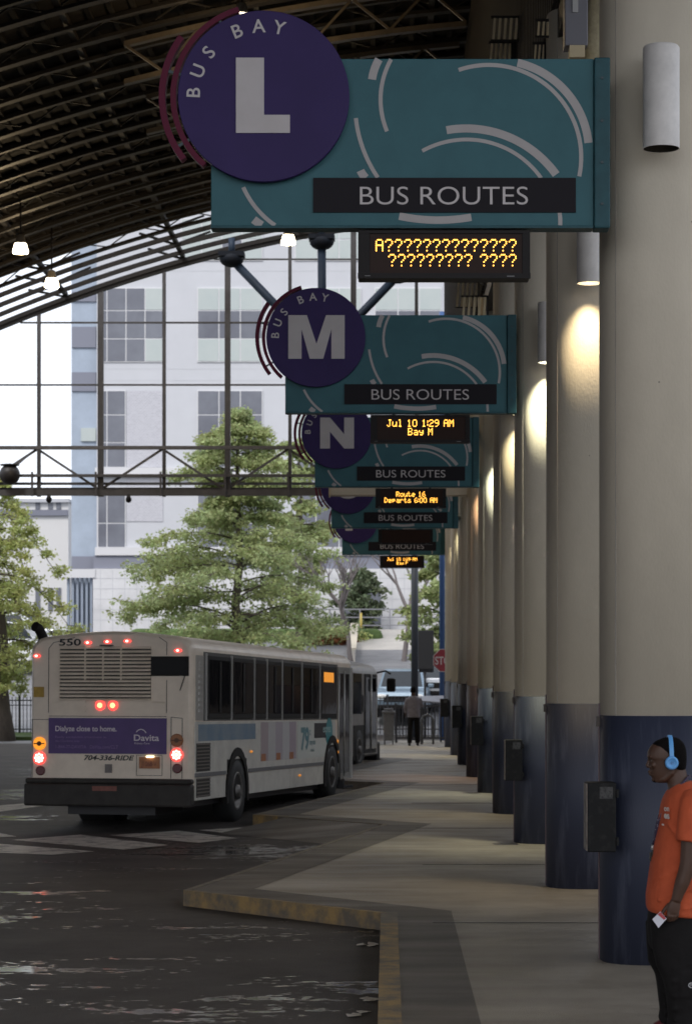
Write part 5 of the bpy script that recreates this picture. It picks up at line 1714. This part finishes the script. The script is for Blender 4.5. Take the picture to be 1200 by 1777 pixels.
# arms: the near (left) arm hangs with the elbow a little bent; the far arm mostly hidden
def arm(s, pts, rr_):
    b.tube([(ux(px), s * yy, uz(py)) for px, py, yy in pts], rr_, 12)
arm(-1, [(1194, 1392, .19), (1192, 1420, .235), (1186, 1455, .255), (1183, 1490, .262), (1180, 1504, .262), (1173, 1525, .262), (1166, 1545, .258), (1163, 1556, .256)], [.062, .060, .052, .048, .047, .044, .034, .030])
arm(1, [(1194, 1392, .19), (1194, 1420, .235), (1198, 1455, .25), (1202, 1500, .255), (1196, 1545, .25), (1192, 1560, .25)], [.062, .060, .052, .047, .036, .030])
def hand(s, wx, wy, yy, hold=True):
    # palm
    b.rings([hring(wy - 2, wx - 8, wx + 9, .017, yc=s * yy), hring(wy + 5, wx - 11, wx + 9.5, .019, yc=s * yy), hring(wy + 13, wx - 13, wx + 9, .018, yc=s * yy), hring(wy + 21, wx - 12, wx + 7, .015, yc=s * yy)])
    for k, (fx, L, r) in enumerate(((-10.5, 15, .0098), (-5, 18, .0102), (.5, 17, .0098), (5.5, 13.5, .0088))):
        x = wx + fx; y_ = wy + 19
        cu = (.0, .012, .034)
        b.tube([(ux(x), s * yy, uz(y_ - 4)), (ux(x - 1), s * (yy + .004 - cu[0]), uz(y_ + L * .45)), (ux(x - 2.5), s * (yy - .012), uz(y_ + L * .82)), (ux(x - 5.5), s * (yy - .030), uz(y_ + L * .86)), (ux(x - 7.5), s * (yy - .036), uz(y_ + L * .62))], [r * 1.05, r, r * .95, r * .9, r * .75], 8)
    b.tube([(ux(wx - 9), s * (yy - .008), uz(wy + 5)), (ux(wx - 16), s * (yy - .014), uz(wy + 13)), (ux(wx - 21), s * (yy - .016), uz(wy + 21)), (ux(wx - 23), s * (yy - .018), uz(wy + 27))], [.013, .0115, .0105, .008], 8)
hand(-1, 1161, 1556, .256)
hand(1, 1191, 1560, .25)
body = b.build("body", M_skin, man, remesh=.0048, smooth_it=2)

# eyes
M_eyew = mat("eye_white", (.16, .13, .11), .5, spec=.1); M_eyed = mat("eye_dark", (.01, .008, .007), .2)
for s in (-1, 1):
    m = MB(); m.ell((ux(1129.5), s * .031, uz(1318.5)), (.0115, .0125, .0095)); e_ = m.build("eye", M_eyew, man)
    m = MB(); m.ell((ux(1127.2), s * .031, uz(1318.5)), (.0052, .006, .0062)); m.build("iris", M_eyed, e_)
    m = MB(); m.tube([(ux(1127.5), s * .014, uz(1312.2)), (ux(1124.6), s * .028, uz(1310.8)), (ux(1128), s * .05, uz(1311.8))], [.003, .004, .002], 6); m.build("eyebrow", M_hair, man)
m = MB(); m.tube([(ux(1125.0), -.02, uz(1341.2)), (ux(1124.6), 0, uz(1341)), (ux(1125.0), .02, uz(1341.2))], .0022, 6); m.build("mouth", M_eyed, man)
m = MB()
for py, xf, xb, hw in ((1278.6, 1153, 1171, .032), (1281, 1146, 1177, .051), (1287, 1134, 1184, .069), (1292, 1130.5, 1186.5, .075), (1299, 1130, 1189, .080), (1307, 1139, 1190, .082), (1315, 1147, 1190.5, .082), (1323, 1152, 1190, .079), (1331, 1160, 1189, .074), (1337, 1168, 1187.5, .066)):
    pass
m.rings([hring(py, xf, xb, hw) for py, xf, xb, hw in ((1278.6, 1153, 1171, .032), (1281, 1146, 1177, .052), (1287, 1133.5, 1184, .0690), (1293, 1129, 1187.5, .0765), (1300, 1131, 1189.5, .0805), (1307, 1138, 1190, .0815), (1315, 1145, 1190.5, .0815), (1323, 1151, 1190, .079), (1331, 1160, 1189, .0745), (1337, 1168, 1187.5, .066))])
m.build("hair", M_hair, man, subsurf=1)
m = MB()                                              # short chin beard
m.ell((ux(1136), 0, uz(1354.5)), (.019, .028, .011)); m.build("beard", M_hair, man)

# T-shirt
m = MB()
m.rings([hring(1357, 1167, 1199, .085, tilt=.22), hring(1362, 1160, 1205, .125, tilt=.22), hring(1370, 1154, 1214, .175, tilt=.2), hring(1382, 1149, 1222, .212, tilt=.1), hring(1400, 1145, 1228, .225), hring(1425, 1141.5, 1231, .225),
         hring(1450, 1136, 1231, .222), hring(1480, 1130.5, 1229, .218), hring(1518, 1124.5, 1228, .214), hring(1552, 1119.5, 1228, .212), hring(1572, 1120, 1228, .211), hring(1584, 1123, 1228, .212, tilt=-.09), hring(1587, 1127, 1226, .202, tilt=-.09)])
for s in (-1, 1):
    m.tube([(ux(1196), s * .15, uz(1380)), (ux(1194), s * .205, uz(1392)), (ux(1190), s * .240, uz(1415)), (ux(1184), s * .256, uz(1440)), (ux(1181.5), s * .260, uz(1455))], [.07, .083, .080, .072, .070], 18)
# folds
for (a, c, r) in (((1146, 1480), (1196, 1466), .012), ((1135, 1520), (1190, 1500), .012), ((1128, 1560), (1205, 1535), .013), ((1150, 1425), (1172, 1462), .010), ((1150, 1580), (1205, 1568), .010)):
    m.tube([(ux(a[0]), -.17, uz(a[1])), (ux((a[0] + c[0]) / 2), -.208, uz((a[1] + c[1]) / 2 - 4)), (ux(c[0]), -.212, uz(c[1]))], [.004, r, .004], 8)
sh_ = m.build("t_shirt", M_orange, man, remesh=.009, smooth_it=5)
m = MB()
rt = Vector((.55, -.83, 0))
m.text("es", (ux(1147.5), -.142, uz(1417)), rt, (-.06, 0, 1), .042, depth=.004, bold=.03)
m.text("on", (ux(1147), -.148, uz(1404)), rt, (-.06, 0, 1), .034, depth=.004, bold=.03)
m.text("-", (ux(1143.2), -.15, uz(1432)), rt, (-.06, 0, 1), .05, depth=.004, bold=.03)
m.build("shirt_lettering", mat("shirt_print", (.55, .5, .46), .7), man)

# trousers
m = MB()
m.rings([hring(1560, 1126, 1224, .19), hring(1592, 1122.5, 1222, .195), hring(1612, 1122, 1221, .195), hring(1634, 1124, 1221, .19), hring(1646, 1128, 1220, .18)])
for s, dx in ((-1, 0), (1, -7)):
    m.rings([hring(1600, 1124 + max(dx, -2), 1216 + dx, .095, yc=s * .095), hring(1640, 1127 + max(dx, -3), 1216 + dx, .100, yc=s * .10), hring(1672, 1134 + dx, 1213 + dx, .100, yc=s * .105), hring(1692, 1144 + dx * .8, 1212 + dx, .098, yc=s * .105),
             hring(1706, 1148 + dx, 1211 + dx, .098, yc=s * .105), hring(1730, 1151 + dx, 1211 + dx, .096, yc=s * .108), hring(1755, 1154 + dx, 1210 + dx, .094, yc=s * .11), hring(1770, 1152 + dx, 1211 + dx, .096, yc=s * .11), hring(1780, 1155 + dx, 1208 + dx, .09, yc=s * .11)])
    for k, py in enumerate((1668, 1690, 1716, 1738, 1756, 1768)):
        m.tube([(ux(1154 + k * 2 + dx), s * .10 - .03, uz(py)), (ux(1160 + dx), s * .105 - .092, uz(py + 6)), (ux(1195 + dx), s * .105 - .094, uz(py - 2))], [.006, .012, .006], 8)
m.bb(ux(1172), ux(1212), -.212, -.195, uz(1722), uz(1680))
m.build("trousers", M_black, man, remesh=.009, smooth_it=4)
M_wht = mat("print_white", (.5, .5, .52), .6)
m = MB(); m.arc((ux(1190), uz(1701)), .012, .016, 0, 6.283, -.219, -.2165, 20); m.text("P", (ux(1190), -.2165, uz(1703)), (1, 0, 0), (0, 0, 1), .015, align='C', depth=.002);
m.build("trouser_emblem", M_wht, man)
for s, dx in ((-1, 0), (1, -7)):
    m = MB()
    y = s * .115
    m.rings([[(ux(px + dx), y + q * w, z0 + zt * h) for q, zt in ((-1, 0), (-1, .55), (-.6, 1), (.6, 1), (1, .55), (1, 0))] for px, w, z0, h in ((1140, .02, .03, .035), (1145, .042, .03, .06), (1158, .050, .03, .085), (1172, .046, .03, .12), (1190, .044, .03, .135), (1205, .042, .03, .12), (1210, .03, .03, .09))], True, True)
    sho = m.build("shoe", mat("shoe_dark_red", (.10, .015, .02), .5), man, bevel=0)
    m = MB(); m.rings([[(ux(px + dx), y - w, 0), (ux(px + dx), y + w, 0), (ux(px + dx), y + w, .031), (ux(px + dx), y - w, .031)] for px, w in ((1138, .02), (1144, .046), (1160, .054), (1190, .048), (1206, .046), (1212, .03))], True, False); m.build("sole", mat("sole_white", (.5, .5, .5), .6), sho)
    m = MB(); m.bb(ux(1160 + dx), ux(1168 + dx), y - .03, y + .03, .112, .122); m.build("lace", MATS["sole_white"], sho)

# things he wears or holds
hp = thing("headphones", "light blue over ear headphones on the man's head", "headphones", (man.location.x + ux(1161), 14.1, uz(1322)))
M_hb = mat("headphone_blue", (.12, .36, .72), .4)
m = MB()
rr = []
cz = uz(1322) * 0
for k in range(25):
    a = R(-98) + R(196) * k / 24
    sy, cz_ = math.sin(a), math.cos(a)
    yy, zz = .097 * sy, .0 + (.152 * cz_ if cz_ > 0 else .1 * cz_)
    ny, nz = sy, cz_
    rr.append([(-.013, yy, zz), (.013, yy, zz), (.013, yy + ny * .009, zz + nz * .011), (-.013, yy + ny * .009, zz + nz * .011)])
m.rings(rr, True, False)
m.build("headband", M_hb, hp, bevel=.003)
for s in (-1, 1):
    m = MB(); m.lathe((0, s * .082, -.002), [(.030, 0), (.040, s * .004), (.0405, s * .022), (.034, s * .030), (.026, s * .0315), (.025, s * .029), (.001, s * .029)], 32, 'Y', cap=False); cp = m.build("ear_cup", M_hb, hp)
    m = MB(); m.lathe((0, s * .072, -.002), [(.030, 0), (.041, s * .003), (.041, s * .012), (.03, s * .014)], 28, 'Y'); m.build("cushion", M_black, cp)
    if s < 0:
        m = MB(); m.arc((0, -.002), .0075, .0095, 0, 6.283, -.1135, -.1115, 20); m.text("b", (-.0005, -.1118, -.006), (1, 0, 0), (0, 0, 1), .010, align='C', depth=.0015, bold=.02); m.build("emblem", mat("emblem_dark_blue", (.05, .14, .35), .4), cp)
ly = thing("lanyard", "dark patterned lanyard with keys around the man's neck", "lanyard", (man.location.x + ux(1150), 14.1, uz(1420)))
M_lan = mat("lanyard_cloth", (.03, .02, .05), .7, var=1.0, scale=90, col2=(.4, .38, .45), contrast=(.56, .62))
def wl(px, py, yy): return (man.location.x + ux(px), 14.1 + yy, uz(py))
m = MB()
for s in (-1, 1):
    m.tube([wl(1196, 1346, s * .02), wl(1189, 1349, s * .062), wl(1178, 1360, s * .085), wl(1166, 1373, s * .09), wl(1157, 1386, s * .085), wl(1149, 1402, s * .06), wl(1141, 1425, s * .035), wl(1135.5, 1450, s * .018), wl(1132, 1466, 0)], .0075, 8)
m.build("strap", M_lan, ly, world=True)
m = MB(); m.tube([wl(1132, 1466, 0), wl(1130.5, 1474, 0)], .010, 8); m.build("clasp", M_alu, ly, world=True)
m = MB(); m.bb(wl(1126, 0, 0)[0], wl(1131, 0, 0)[0], 14.09, 14.11, uz(1494), uz(1478)); m.bb(wl(1129, 0, 0)[0], wl(1133, 0, 0)[0], 14.07, 14.08, uz(1486), uz(1474)); m.build("keys", M_eyed, ly, world=True, bevel=.003)
cd = thing("paper_card", "white and red card held in the man's hand", "card", (man.location.x + ux(1133), 13.845, uz(1588)))
m = MB()
q = [(1122.5, 1587), (1136, 1574), (1147, 1586), (1133, 1602)]
m.prism([(ux(a) - ux(1133), uz(c) - uz(1588)) for a, c in q], -.001, .001); m.build("sheet", mat("card_white", (.6, .6, .66), .5), cd)
m = MB(); m.prism([(ux(a) - ux(1133), uz(c) - uz(1588)) for a, c in ((1131.5, 1579), (1136, 1574.6), (1146, 1585.6), (1142, 1588))], -.0025, -.0015); m.build("red_band", mat("card_red", (.4, .05, .06), .5), cd)

# distant person walking away
KD = 68.0 / F
wk = thing("person", "distant person in pale shirt and dark trousers walking away by the railing", "person", (pxX(717, 68), 68, 0))
def dr_(z, cx, w, dpt, yc=0.0, n=18):
    return [(cx + w * math.cos(2 * math.pi * k / n), yc + dpt * math.sin(2 * math.pi * k / n), z) for k in range(n)]
b = MB()
b.rings([dr_(1.50, 0, .05, .055), dr_(1.53, -.01, .062, .075), dr_(1.60, -.01, .078, .095), dr_(1.67, -.01, .07, .085), dr_(1.72, -.01, .035, .04)])
b.rings([dr_(1.36, 0, .12, .09), dr_(1.43, 0, .07, .065), dr_(1.54, -.005, .052, .055)])
b.rings([dr_(.85, 0, .15, .10), dr_(1.1, 0, .14, .1), dr_(1.36, 0, .17, .1)])
for s in (-1, 1):
    b.rings([dr_(.9, s * .085, .07, .075), dr_(.5, s * .10, .05, .055, s * .03), dr_(.08, s * .11, .036, .04, s * .07)])
    b.tube([(s * .17, 0, 1.38), (s * .245, .0, 1.12), (s * .235, .06, .93)] if s < 0 else [(s * .17, 0, 1.38), (s * .25, .06, 1.15), (s * .16, .18, 1.28)], [.05, .042, .034], 8)
    hx, hy, hz = (-.235, .065, .90) if s < 0 else (.14, .19, 1.31)
    b.ell((hx, hy, hz), (.03, .035, .045), 8, 6)
    for k in range(4):
        b.tube([(hx, hy - .02 + k * .014, hz - .03), (hx, hy - .02 + k * .014, hz - .085 + .006 * abs(k - 1.5))], .008, 6)
    b.tube([(hx, hy + .03, hz), (hx - .01, hy + .05, hz - .04)], .009, 6)
b.ell((.0, .095, 1.60), (.014, .025, .02), 8, 6)
for s in (-1, 1): b.ell((s * .078 - .01, .0, 1.60), (.012, .02, .03), 8, 6)
b.build("body", M_skin, wk, remesh=.012, smooth_it=2)
m = MB(); m.rings([dr_(1.55, -.01, .066, .06, -.03), dr_(1.60, -.01, .082, .085, -.02), dr_(1.67, -.01, .076, .090, -.006), dr_(1.73, -.01, .04, .045)]); m.build("hair", M_hair, wk)
m = MB()
m.rings([dr_(.82, 0, .19, .125), dr_(.95, 0, .19, .125), dr_(1.15, 0, .19, .12), dr_(1.34, 0, .215, .115), dr_(1.41, 0, .16, .10), dr_(1.45, 0, .085, .08)])
for s in (-1, 1):
    m.tube([(s * .17, 0, 1.38), (s * .245, .0, 1.12), (s * .235, .055, .96)] if s < 0 else [(s * .17, 0, 1.38), (s * .25, .05, 1.15), (s * .18, .15, 1.25)], [.066, .058, .046], 10)
m.build("shirt", mat("walker_shirt", (.22, .20, .22), .85, var=.5, scale=12), wk, remesh=.014, smooth_it=3)
m = MB()
m.rings([dr_(.95, 0, .165, .115), dr_(.78, 0, .17, .115)])
for s in (-1, 1):
    m.rings([dr_(.86, s * .085, .085, .1), dr_(.5, s * .105, .078, .085, s * .03), dr_(.08, s * .115, .07, .085, s * .06)])
m.build("trousers", M_black, wk, remesh=.014, smooth_it=3)
for s in (-1, 1):
    m = MB(); m.ell((s * .12, s * .06 + .04, .045), (.048, .13, .05), 12, 8); m.build("shoe", M_rail, wk)
